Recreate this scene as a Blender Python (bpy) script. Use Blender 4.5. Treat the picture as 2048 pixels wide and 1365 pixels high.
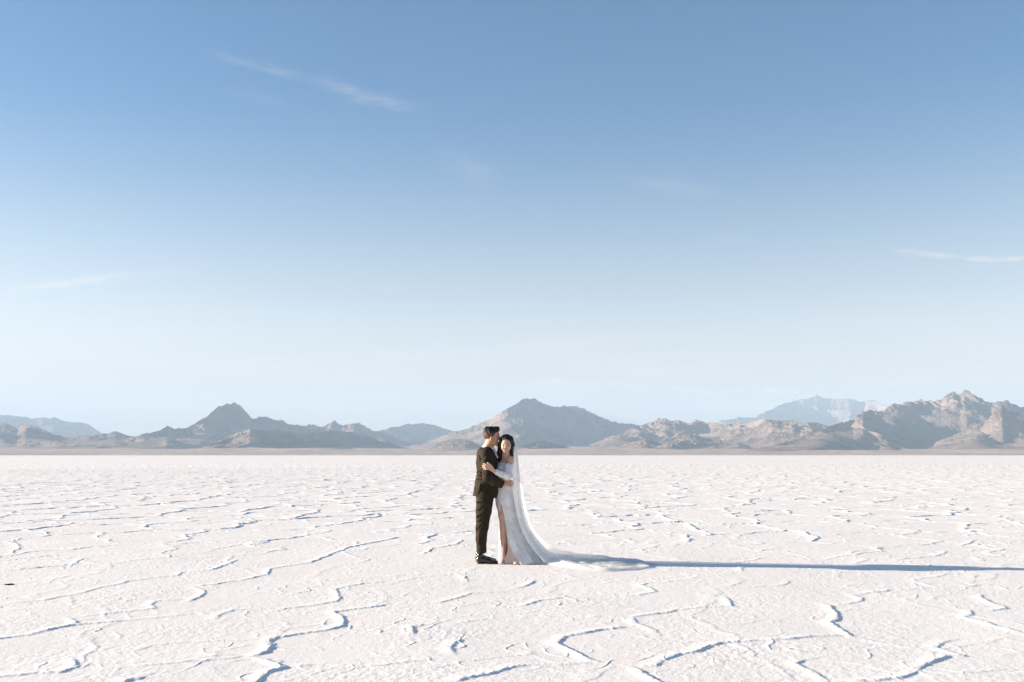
import bpy, math, random
import numpy as np
from mathutils import Vector, Matrix

for o in list(bpy.data.objects):
    bpy.data.objects.remove(o)
scene = bpy.context.scene
col = scene.collection

# ------------------------------------------------------------------ camera
F = 1991.0                      # focal length in photo pixels (35 mm lens)
PITCH = math.radians(6.527)
D0 = 13.1                       # distance to the couple
CAM_H = 1.386
cam = bpy.data.cameras.new('camera')
cam.sensor_width = 36.0
cam.lens = 35.0
cam.clip_start = 0.1
cam.clip_end = 60000
camo = bpy.data.objects.new('camera', cam)
camo.location = (0, 0, CAM_H)
camo.rotation_euler = (math.pi / 2 + PITCH, 0, 0)
col.objects.link(camo)
scene.camera = camo

# ------------------------------------------------------------------ light
SUN_EL = 13.3
AZ = -84.0                      # degrees from +Y (view direction) towards +X: the sun is on the left, a little behind the couple
sun_dir = Vector((math.sin(math.radians(AZ)) * math.cos(math.radians(SUN_EL)),
                  math.cos(math.radians(AZ)) * math.cos(math.radians(SUN_EL)),
                  math.sin(math.radians(SUN_EL))))
sl = bpy.data.lights.new('sun', 'SUN')
sl.energy = 5.0
sl.angle = math.radians(0.55)
sl.color = (1.0, 0.85, 0.69)
so = bpy.data.objects.new('sun', sl)
so.rotation_euler = sun_dir.to_track_quat('Z', 'Y').to_euler()
so.location = (-20, 5, 20)
col.objects.link(so)

scene.view_settings.view_transform = 'Standard'
scene.view_settings.look = 'None'
scene.view_settings.gamma = 1.0
scene.view_settings.use_curve_mapping = False
scene.view_settings.exposure = 1.74
scene.cycles.use_denoising = True
scene.cycles.volume_bounces = 0
scene.cycles.max_bounces = 8
scene.cycles.transparent_max_bounces = 16

# ------------------------------------------------------------------ node helpers
class NT:
    def __init__(s, tree):
        s.t = tree; s.n = tree.nodes; s.l = tree.links
    def add(s, typ, **kw):
        nd = s.n.new(typ)
        for k, v in kw.items():
            setattr(nd, k, v)
        return nd
    def put(s, nd, idx, v):
        if v is None: return
        sock = nd.inputs[idx]
        if hasattr(v, 'is_output'):
            s.l.new(v, sock)
        else:
            sock.default_value = v
    def math(s, op, a, b=None, c=None, clamp=False):
        nd = s.add('ShaderNodeMath', operation=op, use_clamp=clamp)
        s.put(nd, 0, a); s.put(nd, 1, b); s.put(nd, 2, c)
        return nd.outputs[0]
    def vmath(s, op, a, b=None, scale=None):
        nd = s.add('ShaderNodeVectorMath', operation=op)
        s.put(nd, 0, a); s.put(nd, 1, b)
        if scale is not None: s.put(nd, 'Scale', scale)
        return nd.outputs['Value'] if op in ('DOT_PRODUCT', 'LENGTH', 'DISTANCE') else nd.outputs[0]
    def maprange(s, v, a, b, c=0.0, d=1.0, smooth=True):
        nd = s.add('ShaderNodeMapRange', interpolation_type='SMOOTHSTEP' if smooth else 'LINEAR')
        for i, x in enumerate((v, a, b, c, d)): s.put(nd, i, x)
        return nd.outputs[0]
    def noise(s, vec, scale, detail=4, rough=0.5, dist=0.0, out=0):
        nd = s.add('ShaderNodeTexNoise')
        s.put(nd, 'Vector', vec); s.put(nd, 'Scale', scale); s.put(nd, 'Detail', detail)
        s.put(nd, 'Roughness', rough); s.put(nd, 'Distortion', dist)
        return nd.outputs[out]
    def mix(s, f, a, b, mode='MIX'):
        nd = s.add('ShaderNodeMix', data_type='RGBA', blend_type=mode)
        s.put(nd, 0, f); s.put(nd, 6, a); s.put(nd, 7, b)
        return nd.outputs[2]
    def combine(s, x, y, z):
        nd = s.add('ShaderNodeCombineXYZ')
        s.put(nd, 0, x); s.put(nd, 1, y); s.put(nd, 2, z)
        return nd.outputs[0]

def new_mat(name, base=(0.5, 0.5, 0.5), rough=0.8, spec=0.3):
    m = bpy.data.materials.new(name)
    m.use_nodes = True
    t = NT(m.node_tree)
    b = t.n['Principled BSDF']
    b.inputs['Base Color'].default_value = (*base, 1)
    b.inputs['Roughness'].default_value = rough
    b.inputs['Specular IOR Level'].default_value = spec
    return m, t, b

def bump(t, b, height, strength, dist):
    bp = t.add('ShaderNodeBump')
    t.put(bp, 'Height', height); t.put(bp, 'Strength', strength); t.put(bp, 'Distance', dist)
    t.l.new(bp.outputs[0], b.inputs['Normal'])

# ------------------------------------------------------------------ world: daylight sky with thin high cirrus
def px_dir(px, py):
    dx = (px - 1024.0) / F; dy = (682.5 - py) / F
    v = np.array([dx, math.cos(PITCH) - dy * math.sin(PITCH), math.sin(PITCH) + dy * math.cos(PITCH)])
    return v / np.linalg.norm(v)
def azel(px, py):
    v = px_dir(px, py)
    return math.atan2(v[0], v[1]), math.asin(v[2])

world = bpy.data.worlds.new('World')
scene.world = world
world.use_nodes = True
w = NT(world.node_tree)
bg = w.n['Background']
sky = w.add('ShaderNodeTexSky', sky_type='NISHITA')
sky.sun_disc = False
sky.sun_elevation = math.radians(SUN_EL)
sky.sun_rotation = math.radians(AZ)
sky.air_density = 1.0
sky.dust_density = 1.3
sky.ozone_density = 1.6
sky.altitude = 1280
tc = w.add('ShaderNodeTexCoord').outputs['Generated']
sep = w.add('ShaderNodeSeparateXYZ'); w.l.new(tc, sep.inputs[0])
w_az = w.math('ARCTAN2', sep.outputs[0], sep.outputs[1])
w_el = w.math('ARCSINE', sep.outputs[2])
# cirrus: (x0,y0,x1,y1) photo pixels of the streak ends, half width in px, opacity
WISPS = [(385, 95, 640, 160, 13, .13), (600, 150, 875, 228, 20, .15), (660, 190, 860, 222, 12, .10), (430, 175, 600, 215, 18, .04),
         (860, 300, 1010, 365, 40, .07), (1230, 350, 1460, 385, 20, .09), (1390, 468, 1520, 482, 14, .06),
         (1780, 505, 1935, 517, 9, .40), (1900, 519, 2080, 512, 8, .36), (-40, 590, 300, 545, 14, .34), (200, 560, 430, 532, 16, .10),
         (290, 655, 400, 632, 14, .10), (-60, 682, 150, 680, 14, .22), (350, 722, 760, 710, 5, .75), (1000, 702, 1130, 699, 5, .25),
         (750, 578, 810, 575, 9, .12), (780, 616, 860, 615, 6, .10),
         (-60, 768, 110, 790, 20, .75), (40, 790, 700, 796, 12, .42), (980, 760, 1400, 775, 12, .75), (1250, 775, 1700, 790, 16, .7), (230, 817, 300, 818, 8, .3)]
cloud = None
n_co = w.combine(w.math('MULTIPLY', w_az, 1.0), w.math('MULTIPLY', w_el, 1.0), 0.0)
fil = w.noise(w.vmath('MULTIPLY', n_co, (22.0, 110.0, 1.0)), 1.0, 7, 0.66, 1.8)
fil = w.maprange(fil, 0.36, 0.68)
warp = w.math('MULTIPLY', w.math('SUBTRACT', w.noise(n_co, 18.0, 4, 0.6), 0.5), 0.020)
for (x0, y0, x1, y1, hw, op) in WISPS:
    a0, e0 = azel(x0, y0); a1, e1 = azel(x1, y1)
    L = math.hypot(a1 - a0, e1 - e0); ux, uy = (a1 - a0) / L, (e1 - e0) / L
    wd = hw / F
    da = w.math('SUBTRACT', w_az, a0); de = w.math('SUBTRACT', w_el, e0)
    along = w.math('MULTIPLY_ADD', da, ux / L, w.math('MULTIPLY', de, uy / L))
    perp = w.math('MULTIPLY_ADD', da, -uy, w.math('MULTIPLY', de, ux))
    perp = w.math('MULTIPLY_ADD', warp, min(1.0, wd * 100), perp)
    m1 = w.maprange(w.math('ABSOLUTE', w.math('SUBTRACT', along, 0.5)), 0.12, 0.55, 1.0, 0.0)
    m2 = w.maprange(w.math('ABSOLUTE', perp), 0.0, wd, 1.0, 0.0)
    m = w.math('MULTIPLY', w.math('MULTIPLY', m1, m2), min(op * (1.05 if y0 < 480 else 1.35), .8))
    cloud = m if cloud is None else w.math('MAXIMUM', cloud, m)
cloud = w.math('MULTIPLY', cloud, w.math('MULTIPLY_ADD', fil, 0.8, 0.25))
# faint veil of high cirrus streaks low over the horizon
low = w.maprange(w_el, 0.02, 0.16, 1.0, 0.0)
st = w.noise(w.vmath('MULTIPLY', n_co, (5.0, 70.0, 1.0)), 1.0, 5, 0.55, 0.6)
st = w.maprange(st, 0.45, 0.75)
cloud = w.math('MAXIMUM', cloud, w.math('MULTIPLY', w.maprange(w_el, 0.0, 0.17, 1.0, 0.0), w.math('MULTIPLY_ADD', st, 0.50, 0.36)))
front = w.maprange(sep.outputs[1], -0.1, 0.2)
hsv = w.add('ShaderNodeHueSaturation')
w.l.new(sky.outputs[0], hsv.inputs['Color'])
w.l.new(w.maprange(w_el, 0.0, 0.36, 0.06, 1.28), hsv.inputs['Saturation'])
skyc = w.mix(cloud, hsv.outputs[0], (6.7, 5.95, 4.9, 1))
w.l.new(skyc, bg.inputs['Color'])
bg.inputs['Strength'].default_value = 0.054

# ------------------------------------------------------------------ helpers: pixels to places, noise, meshes
def W(px, py, Y):
    dx = (px - 1024.0) / F; dy = (682.5 - py) / F
    yc = math.cos(PITCH) - dy * math.sin(PITCH); zc = math.sin(PITCH) + dy * math.cos(PITCH)
    s = Y / yc
    return np.array([dx * s, Y, CAM_H + zc * s])
def G(px, py):
    dx = (px - 1024.0) / F; dy = (682.5 - py) / F
    yc = math.cos(PITCH) - dy * math.sin(PITCH); zc = math.sin(PITCH) + dy * math.cos(PITCH)
    s = CAM_H / -zc
    return np.array([dx * s, yc * s])

def _hash(ix, iy, seed):
    h = (ix.astype(np.uint32) * np.uint32(374761393)) ^ (iy.astype(np.uint32) * np.uint32(668265263)) ^ np.uint32((seed * 2246822519) & 0xffffffff)
    h = (h ^ (h >> np.uint32(13))) * np.uint32(1274126177)
    h ^= h >> np.uint32(16)
    h = h * np.uint32(2654435761)
    return (h ^ (h >> np.uint32(15))).astype(np.uint32)
def rnd(ix, iy, seed):
    return (_hash(ix, iy, seed) & np.uint32(0xffffff)).astype(np.float32) / np.float32(0xffffff)
def perlin(x, y, seed=0):
    xf = np.floor(x); yf = np.floor(y)
    ix = xf.astype(np.int64); iy = yf.astype(np.int64)
    fx = (x - xf).astype(np.float32); fy = (y - yf).astype(np.float32)
    u = fx * fx * fx * (fx * (fx * 6 - 15) + 10); v = fy * fy * fy * (fy * (fy * 6 - 15) + 10)
    def g(ax, ay, dx, dy):
        a = rnd(ax, ay, seed) * np.float32(2 * math.pi)
        return np.cos(a) * dx + np.sin(a) * dy
    n00 = g(ix, iy, fx, fy); n10 = g(ix + 1, iy, fx - 1, fy)
    n01 = g(ix, iy + 1, fx, fy - 1); n11 = g(ix + 1, iy + 1, fx - 1, fy - 1)
    a = n00 + u * (n10 - n00); b = n01 + u * (n11 - n01)
    return (a + v * (b - a)) * 1.5
def fbm(x, y, seed, octv=4, gain=0.5, lac=2.03):
    s = 0; a = 1.0
    for i in range(octv):
        s = s + a * perlin(x, y, seed + i * 17); a *= gain
        x = x * lac + 3.1; y = y * lac - 1.7
    return s
def ridged(x, y, seed, octv=5, gain=0.5, lac=2.1, sharp=2.0):
    s = 0; a = 1.0; tot = 0; wgt = 1.0
    for i in range(octv):
        n = 1 - np.abs(perlin(x, y, seed + i * 31)) * 1.3
        n = np.clip(n, 0, 1) ** sharp * wgt
        wgt = np.clip(n * 1.6, 0, 1)
        s = s + a * n; tot += a; a *= gain
        x = x * lac + 5.3; y = y * lac + 2.9
    return s / tot

def mesh_from(name, verts, faces, mat=None, smooth=True):
    """verts (n,3) array, faces list of tuples or (m,4)/(m,3) array"""
    me = bpy.data.meshes.new(name)
    if isinstance(faces, np.ndarray):
        k = faces.shape[1]; m = len(faces)
        me.vertices.add(len(verts)); me.vertices.foreach_set('co', np.ascontiguousarray(verts, np.float32).ravel())
        me.loops.add(m * k); me.loops.foreach_set('vertex_index', np.ascontiguousarray(faces, np.int32).ravel())
        me.polygons.add(m); me.polygons.foreach_set('loop_start', np.arange(0, m * k, k, dtype=np.int32))
        me.update(calc_edges=True); me.validate()
    else:
        me.from_pydata([tuple(map(float, v)) for v in verts], [], [tuple(int(i) for i in f) for f in faces])
        me.update()
    if smooth:
        me.polygons.foreach_set('use_smooth', np.ones(len(me.polygons), dtype=bool))
    if mat: me.materials.append(mat)
    return me
def link(name, me, parent=None, label=None, cat=None, group=None, kind=None):
    o = bpy.data.objects.new(name, me)
    col.objects.link(o)
    if parent is not None: o.parent = parent
    if label: o['label'] = label
    if cat: o['category'] = cat
    if group: o['group'] = group
    if kind: o['kind'] = kind
    return o
def grid_faces(nr, nc, wrap=False):
    i = np.arange(nr - 1)[:, None]; j = np.arange(nc if wrap else nc - 1)[None, :]
    a = i * nc + j; b = i * nc + (j + 1) % nc; c = (i + 1) * nc + (j + 1) % nc; d = (i + 1) * nc + j
    return np.stack([a + 0 * b, b, c, d], -1).reshape(-1, 4)

# ------------------------------------------------------------------ salt flat
A_LINES = [  # traced crust ridges, 2x pixels from photo (0,900): strength, points
 (.8, [(0,612),(180,600),(300,578),(410,550),(480,540),(500,528),(600,515),(700,505),(725,492),(850,478),(950,440)]),
 (.35, [(0,672),(100,665),(170,664)]),
 (.9, [(-80,775),(0,755),(120,735),(210,718),(300,700),(430,688),(560,675),(760,658)]),
 (.8, [(270,672),(305,688),(290,700)]), (.7, [(310,668),(450,655),(560,642),(620,632),(612,608),(650,602),(750,600)]),
 (1., [(770,548),(860,540),(950,525),(1000,515),(1060,500),(1085,475),(1150,465),(1240,450),(1310,425),(1400,390),(1520,365),(1600,350)]),
 (.8, [(770,548),(820,575),(790,590),(750,608)]),
 (.8, [(860,680),(870,660),(930,642),(1040,638),(1200,630),(1250,620),(1340,605),(1362,585),(1335,565),(1370,548),(1450,535),(1560,528)]),
 (1.1, [(1000,830),(1050,815),(1075,790),(1068,765),(1110,750),(1200,738),(1300,725),(1385,705),(1360,670),(1340,650),(1400,640),(1520,630),(1555,618)]),
 (.5, [(380,878),(470,876)]), (.6, [(510,868),(640,855),(780,845),(900,835),(1000,825)]),
 (1.1, [(1000,830),(1070,845),(1130,868),(1080,890),(1020,925),(980,960)]),
 (.5, [(1130,868),(1300,862),(1500,862),(1650,852),(1780,840)]),
 (1., [(-60,918),(0,912),(150,900),(260,888),(305,870),(290,835)]),
 (.9, [(460,950),(500,928),(560,912),(600,898)]),
 (.5, [(450,808),(560,800),(620,780),(700,768),(860,768),(1040,762)]),
 (.9, [(1655,748),(1638,722),(1640,710),(1720,702)]), (.5, [(1820,698),(1900,688),(1980,676)]),
 (.9, [(1820,822),(1798,798),(1830,770),(1860,758)]),
 (.7, [(1850,500),(1870,528)]),
 (.4, [(1160,530),(1300,522),(1500,508),(1700,498),(2048,490)]),
 (.7, [(1660,615),(1760,612),(1830,595),(1890,575),(2048,568)]), (.5, [(1840,560),(1920,545)]),
 (1., [(1800,935),(1880,918),(1960,900),(2048,870),(2160,862)]),
 (.8, [(0,485),(150,472),(290,458),(340,435)]), (.5, [(190,522),(280,505),(350,498),(580,485)]),
 (.6, [(0,445),(110,435),(220,420)]), (.5, [(505,412),(620,402),(700,400)]), (.5, [(540,442),(660,432),(740,425)]),
 (.6, [(840,400),(960,380),(1100,360),(1200,348)]), (.8, [(1690,418),(1740,395),(1830,378),(1850,360)]),
 (.4, [(1730,445),(1850,432),(1900,430)]), (.3, [(270,488),(420,478)]), (.3, [(1060,590),(1180,588),(1330,580)]),
 (.3, [(0,540),(190,524)]), (.3, [(1600,480),(1720,465),(1770,460)]), (.3, [(620,634),(760,640),(900,636)]),
 (.3, [(1400,700),(1480,703),(1600,700)]),
]
B_LINES = [  # from photo (1024,900)
 (.8, [(0,556),(60,545),(90,520)]), (.8, [(30,628),(110,605),(210,588)]), (.35, [(250,540),(450,525)]),
 (.7, [(700,520),(540,532),(520,545),(545,555),(580,568),(500,580),(420,588)]), (.5, [(700,520),(770,508),(900,500)]),
 (.8, [(280,670),(480,668),(580,660),(650,640),(760,632),(880,625),(880,605),(848,588)]),
 (.35, [(0,668),(200,672)]), (.6, [(820,555),(850,560),(960,550),(1080,545),(1110,525)]),
 (.9, [(480,670),(500,695),(560,720),(580,735)]),
 (1.1, [(480,708),(360,725),(270,738),(210,750),(190,778),(230,800),(330,842),(380,855)]),
 (.6, [(-40,876),(0,872),(200,858),(340,850)]),
 (1., [(485,868),(560,860),(620,845),(660,820),(770,790),(880,768),(1090,760),(1200,750),(1350,742)]),
 (1., [(485,868),(540,895),(600,930),(660,970)]),
 (1.1, [(1380,752),(1350,742),(1310,715),(1275,690),(1310,668),(1290,640),(1260,618)]),
 (.7, [(1280,618),(1390,610),(1402,592),(1358,580),(1440,570),(1530,560)]),
 (.35, [(1310,705),(1360,720),(1500,715),(1640,705)]),
 (.7, [(1380,750),(1500,775),(1600,792),(1680,785),(1780,755)]),
 (1.1, [(1310,928),(1450,918),(1560,910),(1600,895),(1620,870),(1690,850),(1760,830),(1790,822),(1680,788)]),
 (.7, [(1200,838),(1180,840),(1130,855),(1200,890),(1260,925),(1300,960)]),
 (.6, [(1600,520),(1650,512),(1760,495)]), (.8, [(1600,520),(1670,540),(1700,548),(1940,540)]), (.6, [(1360,580),(1530,560),(1680,554)]),
 (1., [(1880,580),(1875,592),(1910,605),(1980,640),(1830,648),(1812,670),(1900,692),(1990,720),(2048,735)]),
 (.6, [(1210,382),(1300,375)]), (.7, [(1345,418),(1380,405),(1450,400),(1560,385),(1710,378)]),
 (.8, [(1370,455),(1400,445),(1430,440)]), (.6, [(1530,442),(1700,425),(1740,408),(1900,400)]),
 (.5, [(590,388),(700,378),(900,372)]), (.5, [(280,412),(380,402),(600,388)]), (.6, [(985,408),(1010,400),(1080,392)]),
 (.5, [(885,455),(960,440),(1030,430)]), (.6, [(920,490),(930,465)]), (.7, [(1790,385),(1830,375),(1860,358)]),
 (.5, [(130,380),(350,365),(480,355)]), (.5, [(170,345),(370,330),(480,320)]), (.4, [(1860,820),(2048,815)]), (.5, [(1850,515),(1870,500)]),
 (.4, [(1410,348),(1560,340)]), (.5, [(610,345),(740,338),(900,345),(1000,325)]), (.4, [(1630,905),(1800,890),(2048,880)]),
 (.35, [(600,575),(800,572)]), (.4, [(60,475),(180,462),(320,455)]),
]
def build_salt():
    # one polar sheet round the camera: dense inside the view, coarse elsewhere
    rs = [0.0]
    r = 0.6
    while r < 4.6: rs.append(r); r *= 1.12
    y = 1460.0                                  # photo rows, from below the frame to the horizon
    while y > 922.0:
        el = math.atan((y - 682.5) / F) - PITCH
        rs.append(CAM_H / math.tan(el)); y -= 0.86
    # never wider apart than a ridge, as far as single ridges can be told apart
    rs = sorted(rs); out = [rs[0]]
    for q in rs[1:]:
        lim = 0.055 if q < 32 else (0.10 if q < 60 else (0.22 if q < 110 else 9e9))
        if q > 11:
            while q - out[-1] > lim * 1.01: out.append(out[-1] + lim)
        out.append(q)
    rs = out; r = rs[-1]
    while r < 4300: r *= 1.045; rs.append(r)
    rs = np.array(rs)
    dense = np.linspace(-math.radians(35), math.radians(35), 1680)
    rest = np.linspace(math.radians(35), 2 * math.pi - math.radians(35), 130)[1:-1]
    th = np.concatenate([dense, rest])
    R, T = np.meshgrid(rs, th, indexing='ij')
    X = (R * np.sin(T)); Y = (R * np.cos(T))
    nd = len(dense)
    H = np.zeros_like(X)
    near = (rs > 4.5) & (rs < 200)
    i0, i1 = np.argmax(near), len(rs) - np.argmax(near[::-1])
    x = X[i0:i1, :nd]; yy = Y[i0:i1, :nd]; r_ = R[i0:i1, :nd]
    h = np.zeros_like(x)
    # ---- network of polygon ridges (voronoi edges, some strong, some faint)
    wx = x + 0.22 * fbm(x * 1.1, yy * 1.1, 5, 2) + 0.02 * fbm(x * 6, yy * 6, 9, 2)
    wy = yy * 0.74 + 0.22 * fbm(x * 1.1, yy * 1.1, 6, 2) + 0.02 * fbm(x * 6, yy * 6, 12, 2)
    cs = 1.7
    gx = wx / cs; gy = wy / cs
    cx = np.floor(gx).astype(np.int64); cy = np.floor(gy).astype(np.int64)
    best = np.full(x.shape, 1e9, np.float32); bid = np.zeros(x.shape, np.uint32); bx = np.zeros(x.shape, np.float32); by = np.zeros(x.shape, np.float32)
    for dx in (-1, 0, 1):
        for dy in (-1, 0, 1):
            px = cx + dx + 0.5 + 0.8 * (rnd(cx + dx, cy + dy, 3) - 0.5); py = cy + dy + 0.5 + 0.8 * (rnd(cx + dx, cy + dy, 4) - 0.5)
            d = (px - gx) ** 2 + (py - gy) ** 2
            c = d < best
            best = np.where(c, d, best); bx = np.where(c, px, bx); by = np.where(c, py, by); bid = np.where(c, _hash(cx + dx, cy + dy, 7), bid)
    side = np.zeros(x.shape, np.float32)
    e = np.full(x.shape, 1e9, np.float32); eid = np.zeros(x.shape, np.uint32); rel = np.zeros(x.shape, np.float32)
    for dx in (-2, -1, 0, 1, 2):
        for dy in (-2, -1, 0, 1, 2):
            px = cx + dx + 0.5 + 0.8 * (rnd(cx + dx, cy + dy, 3) - 0.5); py = cy + dy + 0.5 + 0.8 * (rnd(cx + dx, cy + dy, 4) - 0.5)
            vx = px - bx; vy = py - by; L = np.sqrt(vx * vx + vy * vy)
            ok = L > 1e-4
            d = np.where(ok, ((bx + px) / 2 - gx) * vx / np.maximum(L, 1e-4) + ((by + py) / 2 - gy) * vy / np.maximum(L, 1e-4), 1e9)
            hid = _hash(cx + dx, cy + dy, 7)
            c = d < e
            e = np.where(c, d, e); eid = np.where(c, bid ^ hid, eid)
            side = np.where(c, (vx * 0.80 - vy * 0.60) / np.maximum(L, 1e-4), side)
    e = e * cs
    es = ((eid >> np.uint32(5)) & np.uint32(0xff)).astype(np.float32) / 255.0
    es = 0.50 + 0.50 * es
    breakup = np.clip(0.95 + 0.4 * fbm(x * 1.1, yy * 1.1, 21, 3), 0.25, 1.5)
    lump = 1 + 0.35 * perlin(x * 12, yy * 12, 23) + 0.28 * perlin(x * 34, yy * 34, 24)
    wv = 0.027 + 0.009 * perlin(x * 3, yy * 3, 25) + 0.0013 * np.clip(r_ - 14, 0, 70)
    far = np.clip((r_ - 13) / 7, 0, 1)
    # where the photograph's own ridges are traced the generic ones stay faint
    lumpv = 1 + (lump - 1) * (1 - .8 * far)
    # gentle on the sunward side, steep on the other
    wide = wv * np.where(side > 0, 1 + 2.2 * side, 1 + 0.35 * side)
    vor = 0.0180 * es * breakup * lumpv * np.exp(-(e / wide) ** 2) * (0.15 + 0.85 * far) * (1 + 0.010 * np.clip(r_ - 15, 0, 60))
    # older, lower network inside the big polygons
    q2 = np.abs(perlin(wx * 0.75 + 9, wy * 1.0 + 4, 51)); q3 = np.abs(perlin(wx * 0.5 - 3, wy * 0.9 + 8, 52))
    vor += far * 0.009 * lumpv * (np.exp(-(q2 / (wv * 1.1)) ** 2) * np.clip(0.4 + perlin(x * .6, yy * .6, 53), 0, 1) + np.exp(-(q3 / (wv * 0.9)) ** 2) * np.clip(0.4 + perlin(x * .6, yy * .6, 54), 0, 1))
    h += vor
    # ---- smaller crust cracks and pimples
    c2 = np.abs(perlin(x * 1.9 + 0.4 * perlin(x * 4, yy * 4, 31), yy * 1.5, 32))
    h += 0.0045 * np.exp(-(c2 / 0.035) ** 2) * np.clip(0.5 + perlin(x * .9, yy * .9, 33), 0, 1) * lump
    fade = np.clip(1.25 - r_ / 40, 0.15, 1)
    patch = np.clip(0.65 + 0.8 * fbm(x * 0.9, yy * 0.9, 44, 2), 0.2, 1.6)
    h += 0.6 * fade * patch * (0.0020 * perlin(x * 11, yy * 11, 41) + 0.0022 * perlin(x * 24, yy * 24, 42) + 0.0018 * np.maximum(perlin(x * 47, yy * 47, 43), -0.1))
    h += 0.006 * fbm(x * 0.5, yy * 0.5, 46, 2)
    # ---- traced ridges
    trac = np.zeros_like(h)
    rng = random.Random(4)
    rsub = rs[i0:i1]
    for off, lines in ((0, A_LINES), (1024, B_LINES)):
        for s_, pts in lines:
            P = np.array([G(off + a / 2.0, 900 + b / 2.0) for a, b in pts])
            # resample with small sideways jitter so ridges wander
            Q = []
            for k in range(len(P) - 1):
                n = max(1, int(np.linalg.norm(P[k + 1] - P[k]) / 0.16))
                for j in range(n):
                    t = j / n
                    q = P[k] * (1 - t) + P[k + 1] * t
                    if not (k == 0 and j == 0): q = q + np.array([rng.uniform(-.022, .022), rng.uniform(-.045, .045)])
                    Q.append(q)
            Q.append(P[-1]); Q = np.array(Q)
            arc = 0
            tot = sum(np.linalg.norm(Q[k + 1] - Q[k]) for k in range(len(Q) - 1))
            for k in range(len(Q) - 1):
                a, b = Q[k], Q[k + 1]; sg = np.linalg.norm(b - a)
                if sg < 1e-5: continue
                m = 0.16
                rr = [math.hypot(*a), math.hypot(*b)]; tt = [math.atan2(a[0], a[1]), math.atan2(b[0], b[1])]
                ra, rb = np.searchsorted(rsub, [min(rr) - m, max(rr) + m])
                ta, tb = np.searchsorted(dense, [min(tt) - m / min(rr), max(tt) + m / min(rr)])
                if ra >= rb or ta >= tb: arc += sg; continue
                sx = x[ra:rb, ta:tb]; sy = yy[ra:rb, ta:tb]
                t = np.clip(((sx - a[0]) * (b[0] - a[0]) + (sy - a[1]) * (b[1] - a[1])) / sg ** 2, 0, 1)
                d = np.hypot(sx - a[0] - t * (b[0] - a[0]), sy - a[1] - t * (b[1] - a[1]))
                s_arc = arc + t * sg
                endf = np.clip(np.minimum(s_arc, tot - s_arc) / 0.12, 0.25, 1)
                sd = ((sx - a[0] - t * (b[0] - a[0])) * -0.80 + (sy - a[1] - t * (b[1] - a[1])) * 0.60) / np.maximum(d, 1e-4)
                wd = (0.019 + 0.006 * s_) * np.where(sd > 0, 1 + 1.7 * sd, 1 + .3 * sd)
                hh = s_ * endf * np.exp(-(d / wd) ** 2)
                trac[ra:rb, ta:tb] = np.maximum(trac[ra:rb, ta:tb], hh)
                arc += sg
    h += trac * 0.0090 * (0.9 + 0.35 * fbm(x * 2.1, yy * 2.1, 27, 2)) * lump * (1 + np.clip(r_ - 12, 0, 20) * .03)
    # trodden flat where the couple stands
    foot = np.exp(-(((x + 0.1) / 0.9) ** 2 + ((yy - 13.0) / 0.7) ** 2) ** 2)
    h *= 1 - 0.8 * foot
    edge = np.clip((200 - r_) / 60, 0, 1) * np.clip((r_ - 4.5) / 0.3, 0, 1)
    tedge = np.clip((math.radians(35) - np.abs(T[i0:i1, :nd])) / 0.02, 0, 1)
    h *= edge * tedge
    H[i0:i1, :nd] = h
    v = np.stack([X, Y, H], -1).reshape(-1, 3)
    f = grid_faces(len(rs), len(th), wrap=True)
    # normals up
    f = f[:, ::-1] if np.cross(v[f[5000, 1]] - v[f[5000, 0]], v[f[5000, 2]] - v[f[5000, 0]])[2] < 0 else f
    return v, f
salt, t, b = new_mat('salt_crust', (0.86, 0.83, 0.80), 0.75, 0.25)
geo = t.add('ShaderNodeNewGeometry')
pos = geo.outputs['Position']
n1 = t.noise(pos, 0.55, 3, 0.5); n2 = t.noise(pos, 7.0, 4, 0.6)
c = t.mix(t.maprange(n1, 0.35, 0.65), (0.88, 0.825, 0.765, 1), (0.89, 0.85, 0.795, 1))
c = t.mix(t.maprange(n2, 0.55, 0.8, 0.0, 0.35), c, (0.74, 0.68, 0.64, 1))
t.l.new(c, b.inputs['Base Color'])
cd = t.vmath('LENGTH', pos)
g1 = t.noise(pos, 55.0, 4, 0.65)
g2 = t.noise(t.vmath('MULTIPLY', pos, (1.0, 0.55, 1.0)), 9.0, 5, 0.65)
g3 = t.noise(t.vmath('MULTIPLY', pos, (0.8, 0.35, 1.0)), 1.3, 6, 0.7)
near_f = t.maprange(cd, 8.0, 60.0, 1.0, 0.0)
far_f = t.maprange(cd, 15.0, 90.0, 0.0, 1.0)
hgt = t.math('MULTIPLY_ADD', g1, 0.0024, t.math('MULTIPLY', g2, 0.0040))
hgt = t.math('MULTIPLY_ADD', t.math('MULTIPLY', g3, far_f), 0.008, hgt)
bump(t, b, hgt, 1.0, 1.0)
v, f = build_salt()
link('salt_flat', mesh_from('salt_flat', v, f, salt), label='white salt flat cracked into ridged polygons', kind='structure')
del v, f

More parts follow.
